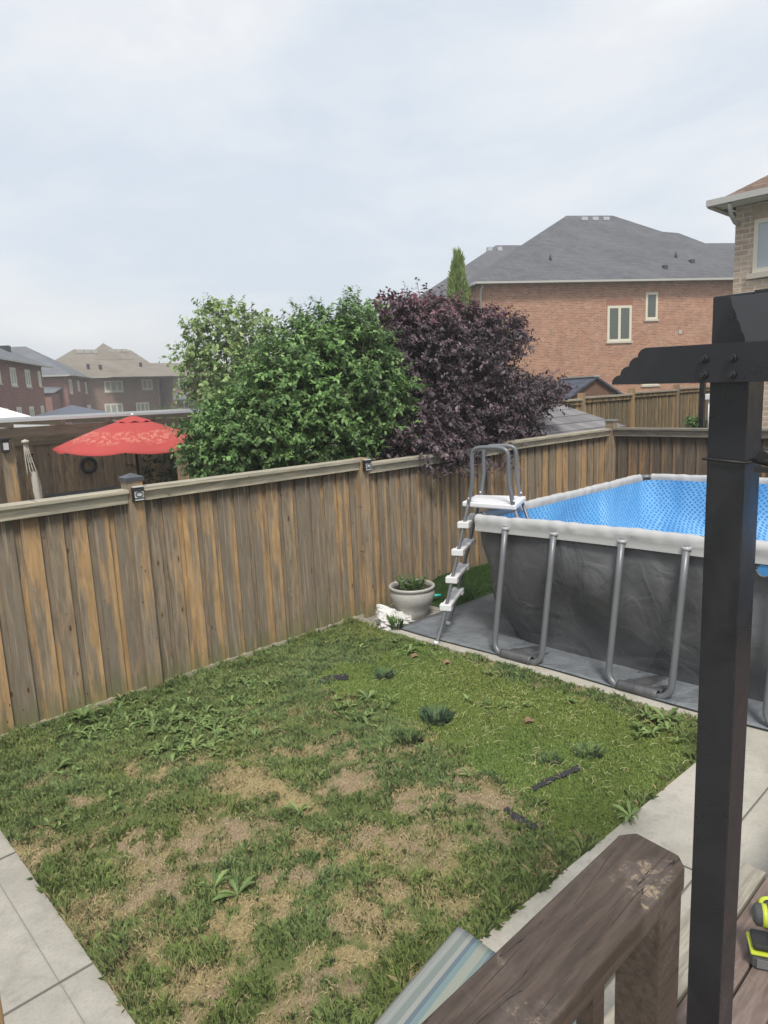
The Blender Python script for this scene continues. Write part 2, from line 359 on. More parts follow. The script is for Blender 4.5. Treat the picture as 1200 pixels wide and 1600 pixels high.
def pool_blue():
    t = NT('blue_dotted_liner'); uv = t.n('ShaderNodeTexCoord').outputs['UV']; m = t.n('ShaderNodeMapping'); m.inputs['Rotation'].default_value = (0, 0, PI / 4); m.inputs['Scale'].default_value = (21, 21, 21); t.l(uv, m.inputs[0])
    vo = t.n('ShaderNodeTexVoronoi', voronoi_dimensions='2D'); t.l(m.outputs[0], vo.inputs['Vector']); vo.inputs['Scale'].default_value = 1; vo.inputs['Randomness'].default_value = 0.22
    n = t.noise(t.coords((1, 1, 0.35)), 2.2, 3, 0.5, 0.7)
    net = t.mix(t.ss(n, 0.3, 0.7), (0.17, 0.43, 0.70), (0.30, 0.57, 0.80)); c = t.mix(t.ss(vo.outputs['Distance'], 0.36, 0.27), net, (0.06, 0.26, 0.58))
    t.bump(n, 0.35, 0.06); return t.fin(c, 0.4)
M['pool_blue'] = pool_blue()
def sleeve():
    t = NT('pale_grey_sleeve_fabric'); oc = t.n('ShaderNodeTexCoord').outputs['Object']; a = t.noise(oc, 9, 5, 0.6, 1.0); b = t.noise(oc, 2, 3)
    t.bump(a, 0.3, 0.012); return t.fin(t.mix(b, (0.40, 0.40, 0.40), (0.47, 0.47, 0.475)), 0.6)
M['sleeve'] = sleeve()
def tarp():
    t = NT('grey_blue_ground_cloth'); oc = t.n('ShaderNodeTexCoord').outputs['Object']; a = t.noise(oc, 2.5, 6, 0.6, 1.4); b = t.noise(t.coords((1, 1, 1), src=oc), 9, 4, 0.6, 1.0)
    vo = t.n('ShaderNodeTexVoronoi', feature='DISTANCE_TO_EDGE'); t.l(t.coords((1.3, 0.9, 1), src=oc), vo.inputs['Vector']); vo.inputs['Scale'].default_value = 2.0
    c = t.mix(t.ss(a, 0.3, 0.7), (0.125, 0.14, 0.155), (0.20, 0.218, 0.235)); c = t.mix(t.ss(b, 0.6, 0.75, 0, 0.5), c, (0.27, 0.29, 0.31))
    t.bump(t.math('ADD', t.math('ADD', a, t.math('MULTIPLY', b, 0.4)), t.math('MULTIPLY', t.ss(vo.outputs['Distance'], 0.03, 0.0), 0.1)), 0.8, 0.04); return t.fin(c, 0.42)
M['tarp'] = tarp()
def concrete(name, a_, b_, sc=1.0):
    t = NT(name); oc = t.n('ShaderNodeTexCoord').outputs['Object']; a = t.noise(oc, 1.6 * sc, 8, 0.7, 0.5); b = t.noise(oc, 60, 4, 0.8); st = t.noise(oc, 7, 6, 0.7, 0.4)
    c = t.mix(t.ss(a, 0.3, 0.7), a_, b_); c = t.mix(t.ss(b, 0.45, 0.72, 0, 0.35), c, tuple(x * 0.62 for x in a_)); c = t.mix(t.ss(st, 0.5, 0.72, 0, 0.5), c, tuple(x * 0.68 for x in a_)); gr = t.noise(oc, 22, 6, 0.8, 1.0); c = t.mix(t.ss(gr, 0.6, 0.7, 0, 0.45), c, tuple(x * 0.55 for x in a_))
    t.bump(t.math('ADD', b, t.math('MULTIPLY', st, 0.6)), 0.35, 0.003); return t.fin(c, 0.88, spec=0.25)
M['concrete'] = concrete('pale_concrete', (0.37, 0.35, 0.30), (0.48, 0.455, 0.40))
M['path'] = concrete('stamped_path_concrete', (0.31, 0.295, 0.255), (0.42, 0.40, 0.35))
M['joint'] = simple('dark_joint', (0.14, 0.13, 0.115), 0.95)
def gravel():
    t = NT('pebble_gravel'); oc = t.n('ShaderNodeTexCoord').outputs['Object']; vo = t.n('ShaderNodeTexVoronoi'); t.l(oc, vo.inputs['Vector']); vo.inputs['Scale'].default_value = 45
    h = t.n('ShaderNodeSeparateColor'); t.l(vo.outputs['Color'], h.inputs[0]); c = t.mix(h.outputs[0], (0.16, 0.15, 0.135), (0.42, 0.39, 0.35))
    t.bump(t.math('SUBTRACT', 1.0, vo.outputs['Distance']), 1.0, 0.015); return t.fin(c, 0.9)
M['gravel'] = gravel()

def veg(name, rough=0.5, trans=0.3, attr=True, col=(0.1, 0.2, 0.05), spec=0.4, up=0.0):
    t = NT(name); c = t.attr().outputs['Color'] if attr else t.mix(0.0, col, col)
    t.fin(c, rough, spec=spec); tr = t.n('ShaderNodeBsdfTranslucent'); t.l(t.mix(0.5, c, (0.30, 0.34, 0.06), 'MULTIPLY') if False else c, tr.inputs['Color'])
    if up:
        g = t.n('ShaderNodeNewGeometry'); v1 = t.n('ShaderNodeVectorMath', operation='SCALE'); t.l(g.outputs['Normal'], v1.inputs[0]); v1.inputs['Scale'].default_value = 1 - up
        v2 = t.n('ShaderNodeVectorMath', operation='ADD'); t.l(v1.outputs[0], v2.inputs[0]); v2.inputs[1].default_value = (0, 0, up); v3 = t.n('ShaderNodeVectorMath', operation='NORMALIZE'); t.l(v2.outputs[0], v3.inputs[0])
        t.l(v3.outputs[0], t.p.inputs['Normal'])
    ms = t.n('ShaderNodeMixShader'); ms.inputs[0].default_value = trans; t.l(t.p.outputs[0], ms.inputs[1]); t.l(tr.outputs[0], ms.inputs[2]); t.l(ms.outputs[0], t.out.inputs[0]); return t.m
M['leaf'] = veg('leaf_surface'); M['leaf_purple'] = veg('purple_leaf_surface', 0.5, 0.15, spec=0.45); M['grass'] = veg('grass_blades', 0.6, 0.04, spec=0.2, up=0.82)
M['poly'] = veg('translucent_roof_sheet', 0.4, 0.7, attr=False, col=(.8, .82, .84))
M['bark'] = simple('bark', (0.11, 0.085, 0.065), 0.9, bump=0.6)

# ------------------------------------------------------------------ lawn density: where grass is thin, dry or bare (yard coordinates)
def vnoise(x, y, seed=0):
    xi = np.floor(x).astype(int); yi = np.floor(y).astype(int); fx = x - xi; fy = y - yi; fx = fx * fx * (3 - 2 * fx); fy = fy * fy * (3 - 2 * fy)
    def h(a, b):
        n = (a * 374761393 + b * 668265263 + seed * 1274126177) & 0xffffffff; n = ((n ^ (n >> 13)) * 1274126177) & 0xffffffff; return ((n ^ (n >> 16)) & 0xffff) / 65535.0
    return (h(xi, yi) * (1 - fx) + h(xi + 1, yi) * fx) * (1 - fy) + (h(xi, yi + 1) * (1 - fx) + h(xi + 1, yi + 1) * fx) * fy
def fbm(x, y, seed=0, oct=4):
    r = 0; a = 0.5; t = 0
    for k in range(oct): r = r + a * vnoise(x * 2 ** k + 13.7 * k, y * 2 ** k + 7.1 * k, seed + k); t += a; a *= 0.5
    return r / t
SOIL = [(330, 1320, 85, 40), (250, 1370, 50, 25), (225, 1322, 38, 22), (385, 1300, 50, 20), (745, 1250, 52, 36), (775, 1290, 40, 30), (650, 1330, 45, 45), (690, 1300, 35, 25), (530, 1225, 36, 20), (575, 1182, 18, 9), (640, 1260, 35, 25), (720, 1215, 40, 15), (500, 1365, 45, 22), (420, 1385, 40, 14), (500, 1555, 55, 26), (150, 1340, 26, 14), (210, 1400, 30, 20), (290, 1395, 40, 16), (560, 1300, 40, 20), (110, 1265, 24, 8), (380, 1550, 40, 14)]
STRAW = [(455, 1180, 42, 12), (150, 1428, 44, 30), (100, 1332, 34, 16), (310, 1540, 56, 32), (70, 1225, 30, 12), (400, 1235, 70, 14), (250, 1210, 30, 10), (600, 1390, 40, 26), (430, 1420, 45, 20), (560, 1340, 40, 22), (360, 1440, 40, 24), (240, 1505, 40, 20), (460, 1260, 70, 18), (360, 1215, 40, 12), (690, 1235, 40, 10), (540, 1490, 40, 20), (20, 1330, 22, 14), (480, 1320, 40, 18), (200, 1205, 22, 8), (560, 1430, 40, 18)]
def patches(L):
    out = []
    for px, py, rx, ry in L:
        p = atg(px, py); a = atg(px + rx, py); b = atg(px, py + ry)
        r1 = 0.92 * np.linalg.norm((a - p)[:2]); r2 = 0.92 * np.linalg.norm((b - p)[:2]); d = (a - p)[:2] / r1; out.append((p[0], p[1], d[0], d[1], r1, r2))
    return out
SOILP = patches(SOIL); STRAWP = patches(STRAW)
def pmask(P, x, y, seed):
    wx = (fbm(x * 5, y * 5, seed) - 0.5) * 0.36 + (fbm(x * 19, y * 19, seed + 5) - 0.5) * 0.2; wy = (fbm(x * 5 + 40, y * 5, seed) - 0.5) * 0.36 + (fbm(x * 19 + 9, y * 19, seed + 6) - 0.5) * 0.2; m = np.zeros_like(x)
    for cx, cy, dx, dy, r1, r2 in P:
        ax = (x + wx - cx) * dx + (y + wy - cy) * dy; ay = -(x + wx - cx) * dy + (y + wy - cy) * dx
        d = np.sqrt((ax / r1) ** 2 + (ay / r2) ** 2); m = np.maximum(m, np.clip((1.25 - d) / 0.55, 0, 1))
    return m
# the short dense patch of turf by the pool edge
T = [atg(*p)[:2] for p in ((480, 1062), (560, 1035), (640, 1005), (690, 1015), (860, 1078), (1090, 1150), (1080, 1195), (960, 1290), (905, 1335), (830, 1290), (790, 1255), (700, 1175), (600, 1110))]
def inpoly(x, y, P):
    c = np.zeros(x.shape, bool); n = len(P)
    for i in range(n):
        x1, y1 = P[i]; x2, y2 = P[(i + 1) % n]
        t = ((y1 > y) != (y2 > y)) & (x < (x2 - x1) * (y - y1) / (y2 - y1 + 1e-12) + x1); c ^= t
    return c
def turf(x, y):
    w1 = (fbm(x * 4, y * 4, 91) - 0.5) * 0.35 + (vnoise(x * 60, y * 60, 5) - .5) * .22; w2 = (fbm(x * 4, y * 4, 97) - 0.5) * 0.35 + (vnoise(x * 60, y * 60, 9) - .5) * .22
    return inpoly(x + w1, y + w2, T).astype(float)
LX0, LX1, LY0, LY1 = 0.865, 4.975, 1.76, 5.95
def lawn_r(x): return np.where(x > 4.4, 1.70, 1.80 - (x - 2.17) * 0.033)
def in_lawn(x, y): return (x > LX0) & (x < LX1 + np.clip((y - 5.3) * 0.0, 0, 1)) & (y < LY1) & (y > lawn_r(x))
def soil_m(x, y):
    f = np.clip((fbm(x * 8, y * 8, 121) - 0.40) * 6, 0, 1); base = pmask(SOILP, x, y, 21); zone = np.clip((fbm(x * 1.3, y * 1.3, 131) - 0.42) * 4, 0, 1) * (y < 4.3) * np.clip((4.9 - x) * 2, 0, 1)
    sm = np.clip((fbm(x * 6, y * 6, 141) - 0.60) * 9, 0, 1) * zone
    return np.clip(base * (0.5 + 0.6 * f) + sm * 0.8, 0, 1)
def straw_m(x, y): return np.clip(pmask(STRAWP, x, y, 51) + np.clip((fbm(x * 6.5, y * 6.5, 61) - 0.55) * 7, 0, 1) * 0.75 * np.clip((4.9 - y) * 1.5, 0, 1), 0, 1)

# ------------------------------------------------------------------ setting
def ground_sheet(name, x0, x1, y0, y1, mat, h=0.0, nx=1, ny=8, thick=0.0):
    b = MB(); b.grid(lambda u, v: (x0 + (x1 - x0) * u, y0 + (y1 - y0) * v, gz(y0 + (y1 - y0) * v) + h), nx, ny, smooth=False)
    if thick:
        for j in range(ny):
            ya = y0 + (y1 - y0) * j / ny; yb = y0 + (y1 - y0) * (j + 1) / ny
            for xx, fl in ((x0, 1), (x1, 0)):
                q = [(xx, ya, gz(ya) + h), (xx, yb, gz(yb) + h), (xx, yb, gz(yb) + h - thick), (xx, ya, gz(ya) + h - thick)]
                b.face(q if fl else q[::-1])
        for yy, fl in ((y0, 0), (y1, 1)):
            q = [(x0, yy, gz(yy) + h), (x1, yy, gz(yy) + h), (x1, yy, gz(yy) + h - thick), (x0, yy, gz(yy) + h - thick)]; b.face(q if fl else q[::-1])
    return tag(b.build(name, mat), kind='structure')
tg = NT('far_ground_grass'); M['far_ground'] = tg.fin(tg.mix(tg.noise(tg.coords(), 0.8, 6, 0.7), (0.06, 0.075, 0.035), (0.11, 0.12, 0.06)), 0.95)
g = MB(); g.face([(-300, -300, -0.35), (300, -300, -0.35), (300, 300, -0.35), (-300, 300, -0.35)]); tag(g.build('ground', M['far_ground']), kind='structure')
# raised land the houses on the right stand on
g = MB(); g.grid(lambda u, v: (11.4 + 60 * u, -30 + 90 * v, -0.34 + 1.9 * min(1, max(0, (11.4 + 60 * u - 13.5) / 20))), 30, 4); tag(g.build('terrain', M['far_ground']), kind='structure')

# lawn soil sheet with thatch colouring by patch
def soil_mat():
    t = NT('lawn_soil_and_thatch'); a = t.sep(t.attr().outputs['Color']); oc = t.n('ShaderNodeTexCoord').outputs['Object']
    n = t.noise(oc, 70, 5, 0.75); n2 = t.noise(t.coords((1, 1, 1), src=oc), 16, 5, 0.7, 1.0); f = t.noise(t.coords((1, 0.3, 1), src=oc), 220, 3, 0.6, 2.0)
    base = t.mix(n, (0.115, 0.15, 0.05), (0.20, 0.235, 0.085)); soil = t.mix(t.ss(n, 0.3, 0.7), (0.25, 0.185, 0.115), (0.50, 0.39, 0.25)); soil = t.mix(t.ss(f, 0.5, 0.7, 0, 0.6), soil, (0.58, 0.46, 0.32))
    soil = t.mix(t.ss(n2, 0.5, 0.7, 0, 0.6), soil, (0.22, 0.15, 0.10)); straw = t.mix(t.ss(n, 0.3, 0.7), (0.32, 0.25, 0.12), (0.56, 0.45, 0.24)); tf = t.mix(n, (0.12, 0.165, 0.04), (0.19, 0.24, 0.065))
    c = t.mix(a[2], base, tf); c = t.mix(a[1], c, straw); c = t.mix(a[0], c, soil); t.bump(t.math('ADD', n, f), 0.9, 0.012); return t.fin(c, 0.95, spec=0.1)
NX, NY = 230, 240
gx = np.linspace(LX0 - 0.02, 5.0, NX); gy = np.linspace(1.6, 6.0, NY); GX, GY = np.meshgrid(gx, gy)
msk = np.stack([soil_m(GX, GY) * (1 - turf(GX, GY)), straw_m(GX, GY) * (1 - turf(GX, GY)), turf(GX, GY)], -1)
Zl = 0.022 * (4.4 - GY) + 0.006 + (fbm(GX * 3, GY * 3, 5) - 0.5) * 0.03 + (fbm(GX * 14, GY * 14, 6) - 0.5) * 0.014
me = bpy.data.meshes.new('lawn_ground'); V = np.stack([GX, GY, Zl], -1).reshape(-1, 3)
idx = np.arange(NX * NY).reshape(NY, NX); Q = np.stack([idx[:-1, :-1], idx[:-1, 1:], idx[1:, 1:], idx[1:, :-1]], -1).reshape(-1, 4)
me.from_pydata(V.tolist(), [], Q.tolist()); ca = me.color_attributes.new('col', 'FLOAT_COLOR', 'POINT'); a4 = np.ones((NX * NY, 4), np.float32); a4[:, :3] = msk.reshape(-1, 3); ca.data.foreach_set('color', a4.ravel())
me.polygons.foreach_set('use_smooth', [True] * len(Q)); me.materials.append(soil_mat()); lawn = bpy.data.objects.new('lawn_ground', me); COL.objects.link(lawn); tag(lawn, kind='structure')

# path on the left, patio on the right, pad strip under the pool, gravel by the fence
path = ground_sheet('path', -3.0, 0.862, -1.0, 5.93, M['path'], 0.014, 2, 8, 0.12)
def joint(x0, x1, y, w=0.009, par=None, h=0.0355, name='joint', mat='joint'):
    b = MB(); b.face([(x0, y - w, gz(y) + h), (x1, y - w, gz(y) + h), (x1, y + w, gz(y) + h), (x0, y + w, gz(y) + h)]); o = b.build(name, M[mat], par); return o
for yy in (0.7, 1.85, 3.03, 4.23, 5.4): joint(-3, 0.86, yy, 0.006, path, 0.0182)
b = MB(); b.face([(0.71, -1, gz(-1) + 0.0178), (0.714, -1, gz(-1) + 0.0178), (0.714, 5.9, gz(5.9) + 0.0178), (0.71, 5.9, gz(5.9) + 0.0178)]); b.build('joint', simple('fine_joint', (0.22, 0.21, 0.19), 0.9), path)
patio = ground_sheet('patio', 0.9, 9.5, -3.5, 1.70, M['concrete'], 0.014, 2, 6, 0.14)
b = MB(); b.face([(0.9, 1.70, gz(1.7) + 0.014), (4.4, 1.70, gz(1.7) + 0.014), (2.17, 1.80, gz(1.8) + 0.014), (0.9, 1.84, gz(1.84) + 0.014)]); tag(b.build('patio_edge', M['concrete']), kind='structure')
for x_ in (3.3, 5.7):
    b = MB(); b.face([(x_ - .005, -3.4, gz(-3.4) + .0185), (x_ + .005, -3.4, gz(-3.4) + .0185), (x_ + .005, 1.7, gz(1.7) + .0185), (x_ - .005, 1.7, gz(1.7) + .0185)]); b.build('joint', M['joint'], patio)
joint(0.9, 9.4, 1.25, 0.005, patio, 0.0185)
pad = ground_sheet('pool_pad', 4.985, 9.3, 1.71, 5.31, M['concrete'], 0.018, 3, 6, 0.12)
ground_sheet('gravel_bed', 4.99, 11.0, 5.31, 5.95, M['gravel'], 0.004, 6, 2)
ground_sheet('side_yard', 9.31, 11.0, -6, 5.3, M['gravel'], 0.0, 2, 6)

# ------------------------------------------------------------------ fences
def boards(b, x0, x1, y, z0, z1, pitch=0.19, w=0.135, thick=0.018, along='x', seed=0, top=None):
    r = random.Random(seed); x = x0; first = True
    while x < x1 - 0.02:
        xa, xb = x, min(x + w + r.uniform(-0.006, 0.006), x1); dz = r.uniform(-0.004, 0.004); sh = r.uniform(-0.003, 0.003)
        def add(a, c, ya, yb):
            if c - a < 0.012: return
            if along == 'x': b.box(a, c, ya, yb, z0 + dz, z1, (r.random(), 0, r.random()), 'x')
            else: b.box(ya, yb, a, c, z0 + dz, z1, (r.random(), 0, r.random()), 'y')
        add(xa, xb, y - thick + sh, y + sh)
        add(xb - 0.03, min(x + pitch + 0.03, x1), y + 0.004 + sh, y + 0.004 + thick)
        x += pitch
def cap_mesh(x0, x1, y, zt, along='x', seed=0, depth=0.11, fas=0.075):
    r = random.Random(seed); c = MB()
    f = (lambda *a, **k: c.box(*a, **k)) if along == 'x' else (lambda a0, a1, b0, b1, z0, z1, col=None, **k: c.box(b0, b1, a0, a1, z0, z1, col))
    f(x0, x1, y - depth, y + 0.05, zt - 0.036, zt, (r.random(), 0.3, 0.3)); 
    return c
def rail_mesh(x0, x1, y, zt, along='x', seed=0, fas=0.09):
    r = random.Random(seed + 5); c = MB()
    if along == 'x': c.box(x0, x1, y - 0.072, y - 0.022, zt - 0.036 - fas, zt - 0.038, (r.random(), 0.3, 0.3))
    else: c.box(y - 0.072, y - 0.022, x0, x1, zt - 0.036 - fas, zt - 0.038, (r.random(), 0.3, 0.3))
    return c
fen = thing('wood_fence', 'weathered cedar fence along the left side of the lawn, below the bushes', 'fence', (0, 0, 0))
POSTX = [-0.20, 2.53, 5.25, 7.97]
tops = {-2: (1.86, 1.86), -1: (1.865, 1.87), 0: (1.842, 1.872), 1: (1.898, 1.852), 2: (1.803, 1.83), 3: (1.832, 1.862)}
FY = 5.975
bays = [(-2.9, -0.27, 1.86), (-0.13, 2.46, 1.868), (2.60, 5.18, 1.876), (5.32, 7.90, 1.815), (8.04, 10.93, 1.85)]
for i, (a, c, zt) in enumerate(bays):
    b = MB(); boards(b, a, c, FY, gz(5.95) + 0.035, zt - 0.09, seed=20 + i); b.build('board_panel', M['fence'], fen)
    cap_mesh(a, c, FY, zt, seed=i).build('cap_board', M['fence_cap'], fen, bev=0.004); rail_mesh(a, c, FY, zt, seed=i).build('rail', M['fence_cap'], fen, bev=0.003)
    k = MB(); k.box(a, c, FY - 0.03, FY + 0.01, -0.14, gz(5.95) + 0.045, (random.random(), 0.2, 0.3)); k.build('kickboard', M['fence_cap'], fen)
for i, px_ in enumerate(POSTX):
    zt = (1.95, 1.965, 1.88, 1.82)[i]; b = MB(); b.box(px_ - 0.07, px_ + 0.07, FY - 0.085, FY + 0.06, -0.2, zt, (0.3 + 0.2 * i, 0.4, 0.8), None); po = b.build('post', M['post'], fen, bev=0.006)
    if i == 1:
        c = MB(); c.box(px_ - 0.083, px_ + 0.083, FY - 0.098, FY + 0.073, zt - 0.03, zt + 0.004); z0 = zt + 0.004
        pk = (px_, FY - 0.0125, z0 + 0.035); cs = [(px_ - 0.083, FY - 0.098, z0), (px_ + 0.083, FY - 0.098, z0), (px_ + 0.083, FY + 0.073, z0), (px_ - 0.083, FY + 0.073, z0)]
        for k in range(4): c.face([cs[k], cs[(k + 1) % 4], pk])
        c.build('post_cap', simple('dark_metal_cap_%d' % i, (0.06, 0.065, 0.075), 0.4), po)
M['solar_white'] = simple('solar_light_lens', (0.55, 0.56, 0.56), 0.3, var=0.2)
def solar_light(x, y, z, label):
    t = thing('solar_light', label, 'solar light', (x, y, z), group='solar lights on the fence posts')
    b = MB(); b.box(-0.05, 0.05, -0.05, 0, 0, 0.125); b.build('housing', M['black_rubber'], t, bev=0.005)
    b = MB(); b.box(-0.045, 0.045, -0.056, -0.002, 0.127, 0.137); b.build('solar_panel', M['solar_white'], t, bev=0.002)
    b = MB(); b.box(-0.041, 0.041, -0.0525, -0.0505, 0.012, 0.105); b.build('lens', M['solar_white'], t)
    b = MB(); n = 14
    ring = [(0.032 * math.cos(a * 2 * PI / n), -0.056, 0.066 + 0.022 * math.sin(a * 2 * PI / n)) for a in range(n + 1)]; b.tube(ring, 0.004, 6)
    b.box(-0.044, 0.044, -0.057, -0.0528, 0.028, 0.036); b.box(-0.044, 0.044, -0.057, -0.0528, 0.094, 0.105); b.build('grille', M['black_rubber'], t)
    return t
solar_light(2.535, FY - 0.086, 1.755, 'black solar fence light with an oval grille on the capped post left of the bush')
solar_light(5.27, FY - 0.086, 1.73, 'black solar fence light on the fence post in front of the green bush')

bk = thing('wood_fence', 'dark weathered fence with a grey cap rail running behind the pool', 'fence', (11.0, 5.9, 0))
def backbay(y0, y1, zt, sd, dx=0):
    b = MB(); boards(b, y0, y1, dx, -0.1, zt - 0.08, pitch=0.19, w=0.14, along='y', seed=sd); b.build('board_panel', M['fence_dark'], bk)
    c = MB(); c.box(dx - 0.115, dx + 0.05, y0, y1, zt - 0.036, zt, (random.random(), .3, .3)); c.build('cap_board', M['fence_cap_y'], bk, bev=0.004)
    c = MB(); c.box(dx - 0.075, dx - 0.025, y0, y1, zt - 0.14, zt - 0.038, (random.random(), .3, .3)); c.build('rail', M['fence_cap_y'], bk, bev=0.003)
backbay(-2.55, -0.08, 1.86, 71); backbay(-5.0, -2.7, 1.85, 72); backbay(-7.6, -5.15, 1.86, 73); backbay(-10.5, -7.75, 1.86, 74)
for k, yy in enumerate((-2.62, -5.08, -7.68)):
    b = MB(); b.box(-0.09, 0.05, yy - 0.065, yy + 0.065, -0.2, 1.83, (0.3 * k, .4, .6)); b.build('post', M['post'], bk, bev=0.005)
b = MB(); b.box(-0.085, 0.06, -0.07, 0.075, -0.2, 1.965, (0.6, .4, .7)); po = b.build('post', M['post'], bk, bev=0.005)
b = MB(); b.box(-0.1, 0.075, -0.085, 0.09, 1.967, 1.995); b.build('post_cap', simple('grey_post_cap', (0.22, 0.22, 0.21), 0.7), po, bev=0.004)

ff = thing('wood_fence', 'lighter tan fence of narrow boards higher up behind the dark back fence', 'fence', (13.55, 8.0, 0.4))
fx = [-2.3, 0, 2.27, 4.75, 7.2, 9.7]
for k in range(5):
    zt = 1.915 + 0.035 * k; b = MB(); boards(b, fx[k] + 0.05, fx[k + 1] - 0.05, 0, 0, zt - 0.06, pitch=0.2, w=0.14, seed=80 + k); b.build('board_panel', M['far_fence'], ff)
    b = MB(); b.box(fx[k] + .05, fx[k + 1] - .05, -0.08, 0.04, zt - 0.04, zt, (random.random(), .3, .6)); b.build('cap_board', M['fence_cap'], ff)
    b = MB(); b.box(fx[k] + .05, fx[k + 1] - .05, -0.05, -0.02, zt - 0.13, zt - 0.042, (random.random(), .3, .9)); b.build('rail', M['far_fence'], ff)
for k in range(6):
    b = MB(); b.box(fx[k] - 0.06, fx[k] + 0.06, -0.07, 0.05, -0.2, 2.0 + 0.035 * k, (k * 0.17, .4, .9)); b.build('post', M['post'], ff)

# ------------------------------------------------------------------ houses
def roof_hip(x0, x1, y0, y1, ze, pitch, ridge_axis='x', oh=0.4):
    """closed hip roof over a rectangle"""
    x0 -= oh; x1 += oh; y0 -= oh; y1 += oh; b = MB()
    if ridge_axis == 'x': h = (y1 - y0) / 2; a = (x0 + h, (y0 + y1) / 2); c = (x1 - h, (y0 + y1) / 2)
    else: h = (x1 - x0) / 2; a = ((x0 + x1) / 2, y0 + h); c = ((x0 + x1) / 2, y1 - h)
    zr = ze + h * pitch; A = (*a, zr); Cc = (*c, zr); P = [(x0, y0, ze), (x1, y0, ze), (x1, y1, ze), (x0, y1, ze)]
    if ridge_axis == 'x': b.face([P[0], P[1], Cc, A]); b.face([P[1], P[2], Cc]); b.face([P[2], P[3], A, Cc]); b.face([P[3], P[0], A])
    else: b.face([P[0], P[1], A]); b.face([P[1], P[2], Cc, A]); b.face([P[2], P[3], Cc]); b.face([P[3], P[0], A, Cc])
    b.face(P[::-1]); return b
def window(par, s0, s1, z0, z1, pane, nm=2, yoff=0.0, frame='cream', axis='x', fw=0.07, sill=True, lintel=None):
    def mk(): return MB()
    def bx(b, a0, a1, o0, o1, zz0, zz1):
        if axis == 'x': b.box(a0, a1, yoff + o0, yoff + o1, zz0, zz1)
        else: b.box(yoff + o0, yoff + o1, a0, a1, zz0, zz1)
    sg = -1
    b = mk(); bx(b, s0, s1, -0.03, 0.02, z0, z0 + fw); bx(b, s0, s1, -0.03, 0.02, z1 - fw, z1); bx(b, s0, s0 + fw, -0.03, 0.02, z0 + fw, z1 - fw); bx(b, s1 - fw, s1, -0.03, 0.02, z0 + fw, z1 - fw)
    for k in range(1, nm): xm = s0 + (s1 - s0) * k / nm; bx(b, xm - fw * 0.55, xm + fw * 0.55, -0.026, 0.02, z0 + fw, z1 - fw)
    w = b.build('window', M[frame], par)
    p = mk(); bx(p, s0 + fw * 0.6, s1 - fw * 0.6, -0.012, 0.01, z0 + fw * 0.6, z1 - fw * 0.6); p.build('pane', M[pane], w)
    if sill: q = mk(); bx(q, s0 - 0.08, s1 + 0.08, -0.07, 0.0, z0 - 0.09, z0 - 0.004); q.build('sill', M['sill'], w)
    return w
def gutter(par, x0, x1, y0, y1, z, name='gutter'):
    b = MB(); b.box(x0, x1, y0, y1, z - 0.105, z - 0.005); return b.build(name, M['gutter'], par)

# A: big red brick house, right of centre
A_ang = math.radians(46.8 - 80); A_O = atd(752, 441, 35.0); A_O[2] = 0
hA = thing('brick_house', 'large red brick house with a grey hip roof behind the purple tree', 'house', (A_O[0], A_O[1], 0), A_ang)
zeA = onwall(940, 440, A_O, A_ang)[1]; LA = 22.0; DA = 13.0
b = MB(); b.box(0, LA, 0, DA, 0.6, zeA); b.build('wall', M['brick_red'], hA)
# roof: front plane rises from the eave; ridge outline measured, mirrored to the back
oh = 0.45; uA = np.array([math.cos(A_ang), math.sin(A_ang), 0]); vA = np.array([-math.sin(A_ang), math.cos(A_ang), 0])
rise = (10.2 + 0.0) ; 
def on_roof(px, py, pitch):
    r = ray(px, py); n = -pitch * vA + np.array([0, 0, 1.0]); p0 = A_O - vA * oh + np.array([0, 0, zeA]); t = ((p0 - CP) @ n) / (r @ n); p = CP + r * t - A_O
    return float(p @ uA), float(p @ vA), float(p[2])
pitA = 0.70
prof = [on_roof(x, y, pitA) for x, y in ((885, 337), (957, 337), (1035, 362), (1060, 364), (1102, 380))]
yr = prof[0][1]; prof = prof + [(LA + oh, prof[-1][1], prof[-1][2])]
b = MB(); eL = (-oh, -oh, zeA); eR = (LA + oh, -oh, zeA); bL = (-oh, 2 * yr + oh, zeA); bR = (LA + oh, 2 * yr + oh, zeA)
b.face([eL, eR] + prof[::-1]); back = [(x, 2 * yr - y, z) for x, y, z in prof]; b.face([bR, bL] + back); b.face([bL, eL, prof[0]])
for i in range(1, len(prof) - 1): b.face([prof[i], prof[i + 1], back[i + 1], back[i]])
b.face([eR, bR, back[-1], prof[-1]]); b.face([eL, bL, bR, eR]); rfA = b.build('roof', M['roof_grey'], hA)
for px_ in (912, 929, 946):
    x_, y_, z_ = on_roof(px_, 343, pitA); c = MB(); c.box(x_ - 0.2, x_ + 0.2, y_ - 0.18, y_ + 0.12, z_ - 0.1, z_ + 0.12); c.build('roof_vent', M['vent_light'], rfA, bev=0.03)
for px_, py_, kx in ((860, 406, 0), (1056, 402, 0), (1038, 418, 1), (1080, 409, 1)):
    x_, y_, z_ = on_roof(px_, py_, pitA); c = MB()
    if kx: c.box(x_ - 0.12, x_ + 0.12, y_ - 0.16, y_ + 0.1, z_ - 0.1, z_ + 0.1)
    else: c.tube([(x_, y_, z_ - 0.1), (x_, y_, z_ + 0.28)], [0.09, 0.05], 8)
    c.build('roof_vent', M['vent'], rfA)
gutter(hA, -oh - 0.05, LA + oh, -oh - 0.12, -oh - 0.005, zeA + 0.02)
b = MB(); b.box(-oh - 0.12, -oh - 0.005, -oh, DA + oh, zeA - 0.11, zeA + 0.015); b.build('gutter', M['gutter'], hA)
